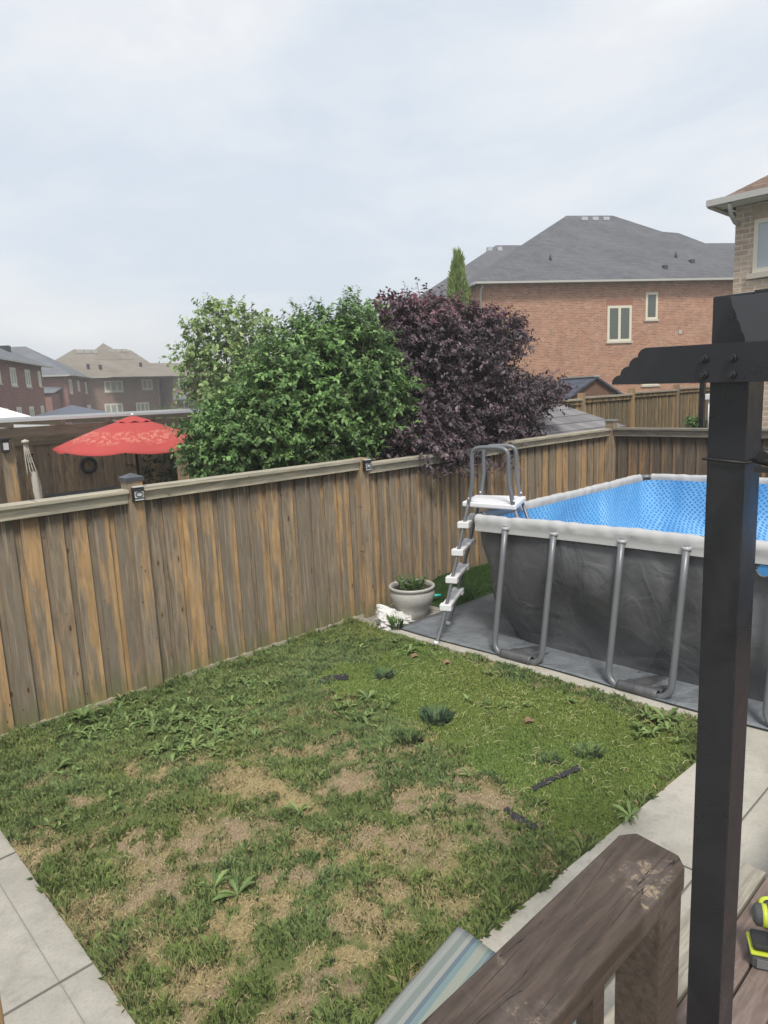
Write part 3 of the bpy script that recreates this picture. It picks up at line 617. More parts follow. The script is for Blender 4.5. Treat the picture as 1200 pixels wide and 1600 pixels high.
b = MB(); b.tube([(-0.06, -oh + 0.1, zeA - 0.15), (-0.06, -0.08, zeA - 0.4), (-0.06, -0.08, 1.0)], 0.05, 8); b.build('downspout', M['gutter'], hA)
s0, z1 = onwall(949, 478, A_O, A_ang); s1, z0 = onwall(986, 533, A_O, A_ang); window(hA, s0, s1, z0, z1, 'pane_dark', 2, fw=0.13)
w = MB(); w.box(s0 - 0.06, s1 + 0.06, -0.012, 0.0, z1 + 0.005, z1 + 0.35); w.build('lintel', simple('brick_lintel', (0.30, 0.135, 0.09), 0.9, var=0.3, scale=9), hA)
s0, z1 = onwall(1009, 457, A_O, A_ang); s1, z0 = onwall(1027, 499, A_O, A_ang); window(hA, s0, s1, z0, z1, 'pane_dark', 1, fw=0.12)
s0, z1 = onwall(1004, 570, A_O, A_ang); s1, z0 = onwall(1029, 601, A_O, A_ang); window(hA, s0, s1, z0, z1, 'pane_dark', 1, fw=0.12)
s0, z1 = onwall(1060, 516, A_O, A_ang); b = MB(); b.box(s0, s0 + 0.2, -0.04, 0, z1 - 0.2, z1); b.build('wall_vent', M['gutter'], hA, bev=0.01)

# B, C: neighbours of A further back, grey roofs
def back_house(name, label, px_corner, py_eave, depth, L, D, pitch, ang=A_ang, ridge='y', brickm='brick_red', roofm='roof_grey'):
    O = atd(px_corner, py_eave, depth); ze = O[2]; t = thing(name, label, 'house', (O[0], O[1], 0), ang)
    b = MB(); b.box(0, L, 0, D, 0.5, ze); b.build('wall', M[brickm], t); rf = roof_hip(0, L, 0, D, ze, pitch, ridge).build('roof', M[roofm], t); gutter(t, -0.45, L + 0.45, -0.52, -0.405, ze + 0.01); return t, rf, O, ze
hB, rB, OB, zB = back_house('brick_house', 'brick house with a long grey roof slope just left of the large red brick house', 645, 478, 50, 24, 20, 0.60, ridge='x')
for k in range(2):
    c = MB(); c.box(8.9 + 0.9 * k, 9.3 + 0.9 * k, 8.9, 9.4, zB + 5.5, zB + 5.9); c.build('roof_vent', M['vent_light'], rB)
hC, rC, OC, zC = back_house('brick_house', 'most distant grey roofed house showing only a roof tip above the purple tree', 655, 480, 66, 10, 12, 0.6)

# D: tan brick house at the right edge
DX = 13.0; D_O = np.array([DX, 4.74, 0.0]); D_ang = -PI / 2
hD = thing('brick_house', 'tan brick house with a brown shingle roof at the right edge of the view', 'house', (DX, 4.74, 0), D_ang)
b = MB(); b.box(0, 12, 0, 10, -0.2, 5.48); b.build('wall', M['brick_tan'], hD); roof_hip(0.2, 12, 0.0, 10, 5.54, 0.62, 'x', 0.42).build('roof', M['roof_tan'], hD)
gutter(hD, -0.3, 12.5, -0.52, -0.425, 5.575); b = MB(); b.box(-0.315, -0.225, -0.42, 10.4, 5.46, 5.57); b.build('gutter', M['gutter'], hD)
b = MB(); b.box(-0.215, 12.4, -0.415, -0.002, 5.485, 5.52); b.build('soffit', M['white'], hD)
b = MB(); b.tube([(0.06, -0.46, 5.46), (0.06, -0.44, 5.40), (0.06, -0.36, 5.28), (0.06, -0.2, 5.2), (0.06, -0.03, 5.18)], 0.035, 8); b.build('downspout', M['gutter'], hD)
s0, z1 = onwall(1180, 344, D_O, D_ang); s1, z0 = onwall(1199, 424, D_O, D_ang); window(hD, s0, s0 + 1.15, z0, z1, 'pane_pale', 2, fw=0.07)
b = MB(); b.box(s0 - 0.05, s0 + 1.2, -0.012, 0.0, z1 + 0.003, z1 + 0.24); b.build('lintel', simple('tan_lintel', (0.42, 0.33, 0.24), 0.9, var=0.25, scale=14), hD)
window(hD, 4.5, 6.2, 0.9, 2.3, 'pane_pale', 2); window(hD, 5.2, 6.6, 3.6, 4.9, 'pane_pale', 2)

# E, F: dark red houses on the far left
E_ang = math.radians(46.8 + 11.3)
E_end = atd(64, 573, 48.3); uE = np.array([math.cos(E_ang), math.sin(E_ang), 0]); E_O = E_end - uE * 22; E_O[2] = 0
hE = thing('brick_house', 'dark red brick house with tall white windows at the far left edge', 'house', tuple(E_O), E_ang)
zeE = E_end[2]; b = MB(); b.box(0, 22, 0, 11, -0.3, zeE); b.build('wall', M['brick_far1'], hE); rE = roof_hip(0, 22, 0, 11, zeE, 0.55, 'x', 0.5).build('roof', M['roof_far1'], hE)
gutter(hE, -0.5, 22.6, -0.64, -0.505, zeE + 0.02)
def winrect(h, O, ang, rects, **k):
    for x0, y0, x1, y1 in rects:
        s0, zt = onwall(x0, y0, O, ang); s1, zb = onwall(x1, y1, O, ang); window(h, min(s0, s1), max(s0, s1), zb, zt, 'pane_far', **k)
winrect(hE, E_O, E_ang, [(14, 573.5, 27, 603.5), (37.5, 577, 49, 605), (58, 579.5, 65, 604), (-8, 566, 2, 599)], nm=2, frame='white', fw=0.16)
winrect(hE, E_O, E_ang, [(25, 636, 36, 662), (45, 635, 55, 660), (63, 634, 70, 652), (5, 638, 15, 660)], nm=2, frame='white', fw=0.16)
c = MB(); xx, yy, zz = 19.0, 1.2, zeE + 1.1; c.box(xx - .25, xx + .25, yy - .2, yy + .3, zz - .25, zz + 0.15); c.build('roof_vent', M['vent'], rE)
F_O = atd(103, 586, 61.7); zeF = F_O[2]; F_O[2] = 0
hF = thing('brick_house', 'dark red brick house with blue grey roof, second house from the left edge', 'house', tuple(F_O), E_ang)
b = MB(); b.box(0, 8.4, 0, 12, -0.3, zeF); b.build('wall', M['brick_far1'], hF); rF = roof_hip(0, 8.4, 0, 12, zeF, 0.62, 'y', 0.55).build('roof', M['roof_far1'], hF)
gutter(hF, -0.55, 9, -0.7, -0.56, zeF + 0.02); b = MB(); b.box(-0.7, -0.56, -0.5, 12.5, zeF - 0.12, zeF + 0.01); b.build('gutter', M['gutter'], hF)
winrect(hF, F_O, E_ang, [(106.5, 592.5, 114, 615), (120, 594, 125, 611)], nm=2, frame='white', fw=0.16)
s0, zt = onwall(72, 628, F_O, E_ang)
# low lean-to roof in front of F
b = MB(); Ld = atd(74, 628, 58) - F_O
b = MB(); P = [atd(72, 628, 59), atd(98, 634, 60), atd(76, 638, 57.5), atd(98, 637, 58)]
lt = MB(); lt.face([(-3.2, 0.4, 3.9), (-3.2, 5.4, 3.9), (-0.02, 5.4, 4.9), (-0.02, 0.4, 4.4)]); lt.face([(-3.2, 5.4, 3.85), (-3.2, 0.4, 3.85), (-0.02, 0.4, 4.35), (-0.02, 5.4, 4.85)]); lt.build('porch_roof', M['roof_far1'], hF); lt = MB(); lt.box(-3.0, -0.02, 0.7, 5.2, 0, 3.84); lt.build('porch_wall', M['brick_far1'], hF)

# G: brown roofed house, H: its right neighbour
G_O = atd(126, 590, 68.5); zeG = G_O[2]; G_O[2] = 0; G_ang = 0.0
hG = thing('brick_house', 'brown brick house with light brown hip roof and small central peak', 'house', tuple(G_O), G_ang)
sG1, _ = onwall(247, 588, G_O, 0); b = MB(); b.box(0, sG1, 0, 12, -0.3, zeG); b.build('wall', M['brick_far2'], hG)
def g_roof_pt(px, py, pitch=0.62):
    r = ray(px, py); n = np.array([0, -pitch, 1.0]); p0 = G_O + np.array([0, -0.45, zeG]); t = ((p0 - CP) @ n) / (r @ n); return CP + r * t - G_O
q1 = g_roof_pt(116, 547.5); q2 = g_roof_pt(203, 545.5); yr = (q1[1] + q2[1]) / 2; zr = zeG + (yr + 0.45) * 0.62
xl = g_roof_pt(88, 573)[0] - 1.5; xr_ = sG1 + 1.2
b = MB(); P = [(xl, -0.45, zeG), (xr_, -0.45, zeG), (xr_, 2 * yr + 0.45, zeG), (xl, 2 * yr + 0.45, zeG)]; A_ = (q1[0], yr, zr); B_ = (q2[0], yr, zr)
b.face([P[0], P[1], B_, A_]); b.face([P[1], P[2], B_]); b.face([P[2], P[3], A_, B_]); b.face([P[3], P[0], A_]); b.face(P[::-1])
qc = g_roof_pt(161, 541); wP = 2.0
b.face([(qc[0] - wP, yr - 1.9, zr - 1.15), (qc[0] + wP, yr - 1.9, zr - 1.15), (qc[0], yr + 0.6, zr + 0.75)]); b.face([(qc[0] + wP, yr - 1.9, zr - 1.15), (qc[0] + wP, yr + 2.5, zr - 1.1), (qc[0], yr + 0.6, zr + 0.75)]); b.face([(qc[0] - wP, yr + 2.5, zr - 1.1), (qc[0] - wP, yr - 1.9, zr - 1.15), (qc[0], yr + 0.6, zr + 0.75)])
rG = b.build('roof', M['roof_brown'], hG); gutter(hG, xl, xr_, -0.6, -0.455, zeG + 0.02)
for px_, py_ in ((124, 549), (136, 549), (147, 549), (173, 547.5), (184, 547), (194, 547)):
    p = g_roof_pt(px_, py_ + 1.5); c = MB(); c.box(p[0] - 0.3, p[0] + 0.3, p[1] - 0.25, p[1] + 0.2, p[2] - 0.1, p[2] + 0.2); c.build('roof_vent', M['gutter'], rG)
for px_, py_ in ((138, 576), (157, 577), (220, 573)):
    p = g_roof_pt(px_, py_); c = MB(); c.box(p[0] - 0.12, p[0] + 0.12, p[1] - 0.12, p[1] + 0.12, p[2] - 0.1, p[2] + 0.45); c.build('roof_vent', M['vent'], rG)
winrect(hG, G_O, 0, [(162, 595, 193, 612)], nm=3, frame='white', fw=0.16); winrect(hG, G_O, 0, [(221, 593, 239, 608.5)], nm=2, frame='white', fw=0.16)
winrect(hG, G_O, 0, [(163, 631, 193, 646), (212, 629, 234, 644), (130, 633, 144, 652)], nm=3, frame='white', fw=0.16); winrect(hG, G_O, 0, [(126.5, 597, 137, 615)], nm=1, frame='white', fw=0.16)
b = MB(); sd_, zd_ = onwall(245, 592, G_O, 0); b.tube([(sd_, -0.08, zd_), (sd_, -0.08, 0)], 0.05, 6); b.build('downspout', M['gutter'], hG)
s_, z_ = onwall(134, 621, G_O, 0)
H_O = atd(270, 588, 73); zeH = H_O[2]; H_O[2] = 0
hH = thing('brick_house', 'brown roofed house with a lower porch roof, partly hidden by the light green tree', 'house', tuple(H_O), 0)
b = MB(); b.box(0, 13, 0, 9, -0.3, zeH); b.build('wall', M['brick_far2'], hH); b = MB(); b.box(-4, -0.01, 3.0, 9, -0.3, zeH); b.build('side_wall', M['brick_far1'], hH)
rH = roof_hip(-6, 13, -0.1, 10, zeH, 0.30, 'x', 0.6).build('roof', M['roof_brown'], hH)
winrect(hH, H_O, 0, [(277.5, 591, 293, 606)], nm=2, frame='white', fw=0.16); winrect(hH, H_O, 0, [(286, 626, 310, 640)], nm=3, frame='white', fw=0.16)
sA, zA = onwall(268, 624, H_O, 0); sB, zB2 = onwall(272, 613, H_O, 0); b = MB(); P = [(sA - 0.8, -2.0, zA), (12, -2.0, zA), (12, 0, zB2), (sA + 0.4, 0, zB2)]; b.face(P); b.face([(x, y, z - 0.15) for x, y, z in P[::-1]])
b.face([P[1], P[0], (P[0][0], P[0][1], zA - 0.15), (P[1][0], P[1][1], zA - 0.15)]); b.build('porch_roof', M['roof_far1'], hH)

# ------------------------------------------------------------------ sheds, gazebo roofs beyond
M['play_brown'] = simple('playhouse_brown_siding', (0.16, 0.085, 0.055), 0.7)
pt = aty(930, 588, 12.0); sh = thing('playhouse', 'small brown playhouse with dark blue gable roof before the red brick house', 'playhouse', (pt[0], 12.0, 0), math.radians(-28))
# gable end faces the viewer: local x across the gable, y away
zp = pt[2]; hw = 0.92; zs = zp - 0.52; dpt = 2.1
b = MB(); b.prism([(-hw + .12, 0.8), (hw - .12, 0.8), (hw - .12, zs), (0, zp - 0.09), (-hw + .12, zs)], lambda a, c, t: (a, t, c), dpt); b.build('wall', M['play_brown'], sh)
b = MB()
for sg in (-1, 1):
    ed = [(sg * (hw + 0.12), zs - 0.12), (0, zp)]
    q = [(ed[0][0], -0.12, ed[0][1]), (0, -0.12, zp), (0, dpt + 0.1, zp), (ed[0][0], dpt + 0.1, ed[0][1])]
    lo = [(x, y, z - 0.07) for x, y, z in q]; b.face(q if sg < 0 else q[::-1]); b.face(lo[::-1] if sg < 0 else lo)
    for i in range(4): j = (i + 1) % 4; b.face([q[i], q[j], lo[j], lo[i]])
b.build('roof', M['roof_play'], sh)
b = MB(); b.box(-0.1, 0.1, -0.1, dpt + 0.1, zp - 0.015, zp + 0.03); b.build('ridge_cap', M['gutter'], sh)
# grey shed roof just behind the left fence
gs = thing('garden_shed', 'grey shingled shed roof rising just behind the fence, right of the purple tree', 'shed', (11.9, 7.9, 0))
# hip corner seen: right hip line from (860,630) to (908,668)
b = MB(); zt = 2.55; ze = 1.72; P = [(-2.2, -0.9, ze), (1.75, -0.9, ze), (1.75, 2.2, ze), (-2.2, 2.2, ze)]; a_ = (-0.9, 0.65, zt); c_ = (0.1, 0.65, zt)
b.face([P[0], P[1], c_, a_]); b.face([P[1], P[2], c_]); b.face([P[2], P[3], a_, c_]); b.face([P[3], P[0], a_]); b.face(P[::-1]); b.build('roof', M['roof_shed'], gs)
b = MB(); b.box(-2.0, 1.55, -0.7, 2.0, -0.3, ze); b.build('wall', M['play_brown'], gs)

# ------------------------------------------------------------------ neighbour's patio: pergola, umbrella, fence
pg = thing('pergola', 'wooden pergola with a thin silver roof sheet behind the red umbrella', 'pergola', (0, 11.0, 0))
for pxx in (10, 282):
    x_ = aty(pxx, 690, 11.0)[0]; b = MB(); b.box(x_ - 0.075, x_ + 0.075, -0.07, 0.07, -0.3, 2.17, (random.random(), .4, .8)); b.build('post', M['post'], pg, bev=0.005)
zb0 = aty(60, 681, 11.0)[2]; zb1 = aty(60, 666, 11.0)[2]
b = MB(); b.box(0.5, 7.2, -0.05, 0.0, zb0, zb1, (0.4, .4, .5)); b.box(0.5, 7.2, 0.06, 0.11, zb0, zb1, (0.8, .4, .5)); b.build('beam', M['pergola'], pg, bev=0.004)
for k in range(9):
    x_ = 0.8 + 0.72 * k; b = MB(); b.box(x_ - 0.02, x_ + 0.02, -0.12, 3.2, zb1 + 0.002, zb1 + 0.1, (random.random(), .4, .4)); b.build('rafter', M['pergola'], pg)
b = MB(); b.box(0.2, 7.3, -0.25, 3.2, 2.435, 2.465); b.build('roof_sheet', M['poly'], pg); b = MB(); b.box(0.2, 7.3, -0.262, -0.252, 2.43, 2.468); b.build('roof_edge', M['silver'], pg)
nf = thing('wood_fence', 'brown neighbour fence behind the pergola and the red umbrella', 'fence', (0, 13.6, 0))
b = MB(); boards(b, -1.0, 9.5, 0, -0.2, 2.02, pitch=0.24, w=0.17, seed=9); b.build('board_panel', M['neighbour_fence'], nf)
b = MB(); b.box(-1, 9.5, -0.06, -0.022, 1.95, 2.14, (0.3, .4, .4)); b.build('rail', M['pergola'], nf)
b = MB(); b.box(-1, 9.5, -0.015, 0.02, 2.03, 2.17, (0.6, .4, .2)); b.build('top_board', M['pergola'], nf)
# side fence panel seen left of the pergola post
UM = NT('red_umbrella_canvas'); uo = UM.n('ShaderNodeTexCoord').outputs['Object']; us = UM.sep(uo)
uvo = UM.n('ShaderNodeTexVoronoi'); UM.l(UM.coords((13, 13, 22), src=uo), uvo.inputs['Vector']); uvo.inputs['Scale'].default_value = 1.0; un = UM.noise(uo, 26, 3, 0.6, 1.5)
rad = UM.math('SQRT', UM.math('ADD', UM.math('MULTIPLY', us[0], us[0]), UM.math('MULTIPLY', us[1], us[1])))
band = UM.math('MULTIPLY', UM.ss(rad, 0.50, 0.56), UM.ss(rad, 0.86, 0.80)); pat = UM.math('MULTIPLY', band, UM.ss(UM.math('ADD', un, UM.math('MULTIPLY', uvo.outputs['Distance'], -0.35)), 0.34, 0.40))
M['umbrella'] = UM.fin(UM.mix(UM.math('MULTIPLY', pat, 0.5), UM.mix(UM.noise(uo, 3, 3), (0.36, 0.056, 0.05), (0.43, 0.076, 0.07)), (0.62, 0.32, 0.22)), 0.75, spec=0.2)
uc = aty(207, 650, 9.7); um = thing('patio_umbrella', 'open red patio umbrella with a pale floral band', 'umbrella', (uc[0], 9.7, 0), 0.25)
b = MB(); NR = 8; RU = 1.12; zt = uc[2] + 0.0
def ucan(u, v):
    a = u * 2 * PI; k = (u * NR) % 1.0; sag = 4 * k * (1 - k); R = RU * v; rr = R * (1 - 0.085 * sag * v)
    z = zt - 0.03 - 0.40 * (v ** 1.25) - 0.035 * sag * v * v * 1.2 + 0.03 * math.sin(a) * v
    return (rr * math.cos(a), rr * math.sin(a), z)
b.grid(ucan, NR * 8, 12, closed=True); o = b.build('canopy', M['umbrella'], um, weld=True); m = o.modifiers.new('sol', 'SOLIDIFY'); m.thickness = 0.004
b = MB(); b.grid(lambda u, v: (0.24 * v * math.cos(2 * PI * u), 0.24 * v * math.sin(2 * PI * u), zt + 0.005 - 0.085 * v ** 1.2 + 0.012 * math.sin(16 * PI * u) * v), 48, 4, closed=True); b.build('vent_flap', M['umbrella'], um)
b = MB(); b.tube([(0, 0, -0.3), (0, 0, zt)], 0.02, 10); b.build('pole', M['black_rubber'], um); b = MB(); b.lathe([(0, 0.03), (0.02, 0.025), (0.025, 0.0), (0, -0.01)], (0, 0, zt + 0.01), 10); b.build('finial', M['white'], um)
for k in range(NR):
    a = 2 * PI * k / NR; b = MB(); b.tube([(0.02 * math.cos(a), 0.02 * math.sin(a), zt - 0.06), (RU * 0.97 * math.cos(a), RU * 0.97 * math.sin(a), zt - 0.455 + 0.03 * math.sin(a))], 0.008, 6); b.build('rib', M['black_rubber'], um)
# furniture below
p = aty(150, 768, 11.9); b = MB(); b.box(-0.75, 0.8, -0.35, 0.35, -0.3, p[2] + 0.02); so = b.build('patio_sofa', simple('dark_wicker', (0.045, 0.042, 0.042), 0.7, bump=0.5, scale=30), bev=0.05); so.location = (p[0], 11.9, 0)
tag(so, 'dark grey patio sofa back showing just above the fence, under the umbrella', 'sofa')
# hanging rope ornament
p0 = aty(32, 690, 10.85); ho = thing('hanging_ornament', 'off-white rope and cloth hanging beside the left pergola post', 'ornament', (p0[0] + 0.06, 10.85, p0[2]))
M['rope'] = simple('off_white_rope', (0.5, 0.47, 0.41), 0.9, bump=0.6, scale=30)
for k in range(4):
    dx = (k - 1.5) * 0.012; b = MB(); b.tube([(dx, 0, 0), (dx * 2 + 0.01, 0, -0.2), (dx * 3.5 + 0.04, 0.01 * k, -0.42), (dx * 4 + 0.05, 0, -0.5)], 0.008, 6); b.build('rope', M['rope'], ho)
b = MB(); b.grid(lambda u, v: (0.07 + (0.035 + 0.02 * math.sin(v * 3.3)) * math.cos(2 * PI * u) * (1 + 0.22 * math.sin(10 * PI * u + 6 * v)) + 0.02 * v, 0.05 * math.sin(2 * PI * u), -0.45 - 0.5 * v + 0.03 * math.sin(6 * PI * u) * v), 30, 12, closed=True); b.build('cloth', M['rope'], ho)
b = MB(); b.lathe([(0, 0.03), (0.05, 0.01), (0.055, -0.02), (0, -0.04)], (0, 0, 0), 12); b.build('top_knot', M['rope'], ho)
def ring(px, py, Y, R, label, cat, mat='white'):
    p = aty(px, py, Y); b = MB(); n = 20; b.tube([(R * math.cos(2 * PI * k / n), 0, R * math.sin(2 * PI * k / n)) for k in range(n + 1)], R * 0.28, 8); o = b.build('ring_ornament', M[mat]); o.location = tuple(p); return tag(o, label, cat, 'ring ornaments on the neighbour fence')
ring(21, 720, 13.5, 0.045, 'small white ring ornament right behind the left pergola post', 'ornament'); ring(267, 706, 13.5, 0.06, 'white ring ornament on the brown fence under the right end of the umbrella', 'ornament')
ring(139, 727, 13.5, 0.13, 'dark round metal wall ornament on the brown fence below the umbrella', 'ornament', 'vent')
def lantern(px, py, Y, label):
    p = aty(px, py, Y); t = thing('wall_lantern', label, 'lantern', tuple(p), group='wall lanterns on the neighbour posts'); b = MB(); b.box(-0.05, 0.05, -0.09, 0, -0.12, 0.06); b.build('housing', M['black_rubber'], t, bev=0.006)
    b = MB(); b.box(-0.035, 0.035, -0.094, -0.091, -0.08, 0.02); b.build('lens', M['solar_white'], t); b = MB(); b.box(-0.065, 0.065, -0.105, 0.0, 0.061, 0.08); b.build('lid', M['black_rubber'], t)
lantern(6, 694, 10.92, 'small dark lantern on the left pergola post'); lantern(45, 716, 13.5, 'small dark lantern on the brown fence right of the hanging rope')
# white canopy tent and dark gazebo roof beyond
def pyr(name, label, cat, apex, half, drop, mat, depth):
    p = atd(*apex, depth); t = thing(name, label, cat, (p[0], p[1], 0), 0.3); z = p[2]; b = MB(); c = [(-half, -half), (half, -half), (half, half), (-half, half)]
    for i in range(4):
        j = (i + 1) % 4; b.face([(*c[i], z - drop), (*c[j], z - drop), (0, 0, z)]); b.face([(*c[i], z - drop - 0.18), (*c[j], z - drop - 0.18), (*c[j], z - drop), (*c[i], z - drop)])
    b.build('canopy', mat, t)
    for i in range(4):
        q = MB(); q.box(c[i][0] * 0.96 - 0.05, c[i][0] * 0.96 + 0.05, c[i][1] * 0.96 - 0.05, c[i][1] * 0.96 + 0.05, -0.3, z - drop); q.build('post', M['gutter'], t)
    return t
pyr('canopy_tent', 'white peaked canopy tent at the far left edge above the silver roof sheet', 'tent', (-22, 630), 1.5, 0.8, simple('white_canvas', (0.78, 0.78, 0.79), 0.7, var=0.04), 26)
M['gazebo'] = simple('dark_blue_roof', (0.10, 0.115, 0.15), 0.6, var=0.1); gzb = pyr('gazebo', 'gazebo with a dark blue roof in front of the far dark red house', 'gazebo', (112, 633), 2.1, 0.75, M['gazebo'], 40)
# black pole with box behind the back fence
p = atx(1097, 640, 12.2); bp = thing('metal_pole', 'slim black metal pole with a small white box behind the back fence', 'pole', (12.2, p[1], 0))
b = MB(); b.box(-0.04, 0.04, -0.04, 0.04, -0.3, 2.75); b.build('shaft', M['black'], bp); b = MB(); b.box(-0.05, 0.05, -0.16, -0.06, 2.26, 2.36); b.build('box', M['white_plastic'], bp, bev=0.01)
b = MB(); b.tube([(0, -0.11, 2.25), (0, -0.11, 1.7)], 0.012, 6); b.build('cable', M['white_plastic'], bp)

# ------------------------------------------------------------------ trees and bushes
def leaves(name, P, D, Nn, L, W, col, mat, parent, bend=0.25):
    n = len(P); D = D / np.linalg.norm(D, axis=1, keepdims=True); S = np.cross(D, Nn); S /= (np.linalg.norm(S, axis=1, keepdims=True) + 1e-9); U = np.cross(S, D)
    L = np.asarray(L).reshape(-1, 1); W = np.asarray(W).reshape(-1, 1); V = np.empty((n, 6, 3))
    V[:, 0] = P; V[:, 1] = P + D * L * 0.3 + S * W * 0.45 + U * L * 0.06; V[:, 2] = P + D * L * 0.68 + S * W * 0.38 - U * L * bend * 0.3
    V[:, 3] = P + D * L - U * L * bend; V[:, 4] = P + D * L * 0.68 - S * W * 0.38 - U * L * bend * 0.3; V[:, 5] = P + D * L * 0.3 - S * W * 0.45 + U * L * 0.06
    return fast_mesh(name, V.reshape(-1, 3), 6, mat, np.repeat(col, 6, axis=0), parent)
def crown(name, blobs, n_tw, per, leafL, leafW, colf, mat, parent, tw_len=0.28, up=0.5, seed=1, shoots=0, fill=0.35, box=None, aniso=1.0):
    r = np.random.default_rng(seed); B = np.array(blobs, float); C_ = B[:, :3]; R_ = B[:, 3:6]; area = (R_[:, 0] * R_[:, 1] + R_[:, 0] * R_[:, 2] + R_[:, 1] * R_[:, 2]); k = r.choice(len(B), n_tw, p=area / area.sum())
    d = r.normal(size=(n_tw, 3)); d /= np.linalg.norm(d, axis=1, keepdims=True)
    rad = np.where(r.random(n_tw) < fill, r.uniform(0.35, 0.8, n_tw), 1 - np.abs(r.normal(0, 0.10, n_tw)))
    q = C_[k] + d * R_[k] * rad[:, None]
    # clumping: pull twigs towards random attractors, which opens gaps
    att = C_[k] + d * R_[k]; lump = np.sin(att[:, 0] * 7.1 + 1.3) * np.sin(att[:, 1] * 6.3 + 2) * np.sin(att[:, 2] * 7.7 + 0.5); keep = (lump > -0.30) | (r.random(n_tw) < 0.30); q += (d * R_[k]) * (0.17 * lump)[:, None]
    q = q[keep]; d = d[keep]; n_t = len(q); td = d * np.array([1, 1, 0.7]) + r.normal(0, 0.45, (n_t, 3)) + np.array([0, 0, up]); td /= np.linalg.norm(td, axis=1, keepdims=True); tl = tw_len * r.uniform(0.5, 1.3, n_t)
    if shoots:
        ki = r.choice(np.where((d[:, 2] > 0.25))[0], shoots); q = np.vstack([q, q[ki]]); d = np.vstack([d, d[ki]]); sdir = np.array([0, 0, 1.0]) + r.normal(0, 0.28, (shoots, 3)) + d[ki] * 0.4; sdir /= np.linalg.norm(sdir, axis=1, keepdims=True); td = np.vstack([td, sdir]); tl = np.concatenate([tl, tw_len * r.uniform(1.0, 1.6, shoots)])
        n_t = len(q)
    tt = np.tile(np.linspace(0.08, 1, per), n_t); Q = np.repeat(q, per, 0); TD = np.repeat(td, per, 0); TL = np.repeat(tl, per)
    droop = np.zeros_like(Q); droop[:, 2] = -0.25 * TL * tt ** 2
    P = Q + TD * (TL * tt)[:, None] + droop
    side = r.normal(size=(len(P), 3)); side -= TD * (side * TD).sum(1, keepdims=True); side /= np.linalg.norm(side, axis=1, keepdims=True)
    LD = side * 0.9 + TD * 0.55 + np.array([0, 0, -0.12]); NN = TD * 0.5 + np.array([0, 0, 0.9]) + r.normal(0, 0.35, (len(P), 3)); s = r.uniform(0.5, 1.25, len(P)) * (1.05 - 0.35 * tt)
    if box is not None:
        ok = box(P); P, LD, NN, s, tt, Q = P[ok], LD[ok], NN[ok], s[ok], tt[ok], Q[ok]
    tf = np.repeat(r.uniform(0.5, 1.5, n_t), per)
    if box is not None: tf = tf[ok]
    col = np.clip(colf(P, tt, r) * tf[:, None], 0, 0.6); return leaves(name, P, LD, NN, leafL * s, leafW * s, col, mat, parent), q, td, tl
def branches(parent, base, targets, r0, mat, name='trunk', seed=3, fork=0.35):
    rr = random.Random(seed); b = MB(); base = Vector(base)
    for tx in targets:
        tx = Vector(tx); mid = base.lerp(tx, 0.45) + Vector((rr.uniform(-.12, .12), rr.uniform(-.12, .12), rr.uniform(0, .2)))
        pts = [base, base.lerp(mid, 0.5) + Vector((rr.uniform(-.04, .04), rr.uniform(-.04, .04), 0)), mid, mid.lerp(tx, 0.5) + Vector((rr.uniform(-.06, .06), rr.uniform(-.06, .06), 0)), tx]
        b.tube(pts, [r0, r0 * 0.75, r0 * 0.5, r0 * 0.3, r0 * 0.1], 7)
        for k in range(5):
            p = Vector(pts[2]).lerp(tx, rr.uniform(0, 0.8)); e = p + Vector((rr.uniform(-1, 1), rr.uniform(-1, 1), rr.uniform(0.1, 0.8))).normalized() * rr.uniform(0.3, 0.7); b.tube([p, p.lerp(e, 0.5) + Vector((0, 0, 0.04)), e], [r0 * 0.25, r0 * 0.16, r0 * 0.05], 5)
    return b.build(name, mat, parent)
def twigs(parent, q, td, tl, rad=0.004, every=1, mat='bark'):
    n = len(q); k = np.arange(0, n, every); a = q[k] - td[k] * 0.15; e = q[k] + td[k] * (tl[k] * 0.75)[:, None]; e[:, 2] -= tl[k] * 0.12; s = np.cross(td[k], [0.3, 0.2, 0.9]); s /= np.linalg.norm(s, axis=1, keepdims=True); V = np.stack([a + s * rad, e + s * rad * 0.4, e - s * rad * 0.4, a - s * rad], 1).reshape(-1, 3)
    return fast_mesh('twigs', V, 4, M[mat], None, parent)

def pbl(px, py, Y, rx, ry=None, rz=None):    # blob centred where the picture shows it on plane y=Y; radii in metres
    p = aty(px, py, Y); return (p[0], Y, p[2], rx, ry or rx, rz or rx)
# green bush
gb_ = thing('leafy_bush', 'large bright green leafy bush hanging over the fence left of the purple tree', 'bush', (5.6, 7.0, -0.2))
off = np.array([5.6, 7.0, -0.2])
def rel(bl): return [(a - off[0], b_ - off[1], c - off[2], d, e, f) for a, b_, c, d, e, f in bl]
BL = [pbl(345, 695, 7.3, 0.33, .5, .38), pbl(408, 678, 7.2, 0.5, .6, .45), pbl(465, 610, 7.1, 0.62, .7, .62), pbl(528, 592, 7.0, 0.62, .7, .68), pbl(500, 665, 6.95, 0.7, .65, .55), pbl(572, 660, 6.85, 0.46, .55, .52), pbl(530, 520, 7.2, 0.38, .5, .34), pbl(492, 535, 7.3, 0.38, .45, .32), pbl(448, 612, 7.3, .34, .5, .34), pbl(385, 692, 7.1, .42, .6, .38), pbl(560, 560, 7.1, .30, .4, .36), pbl(592, 625, 6.9, .30, .45, .42), pbl(358, 675, 7.4, .26, .45, .26)]
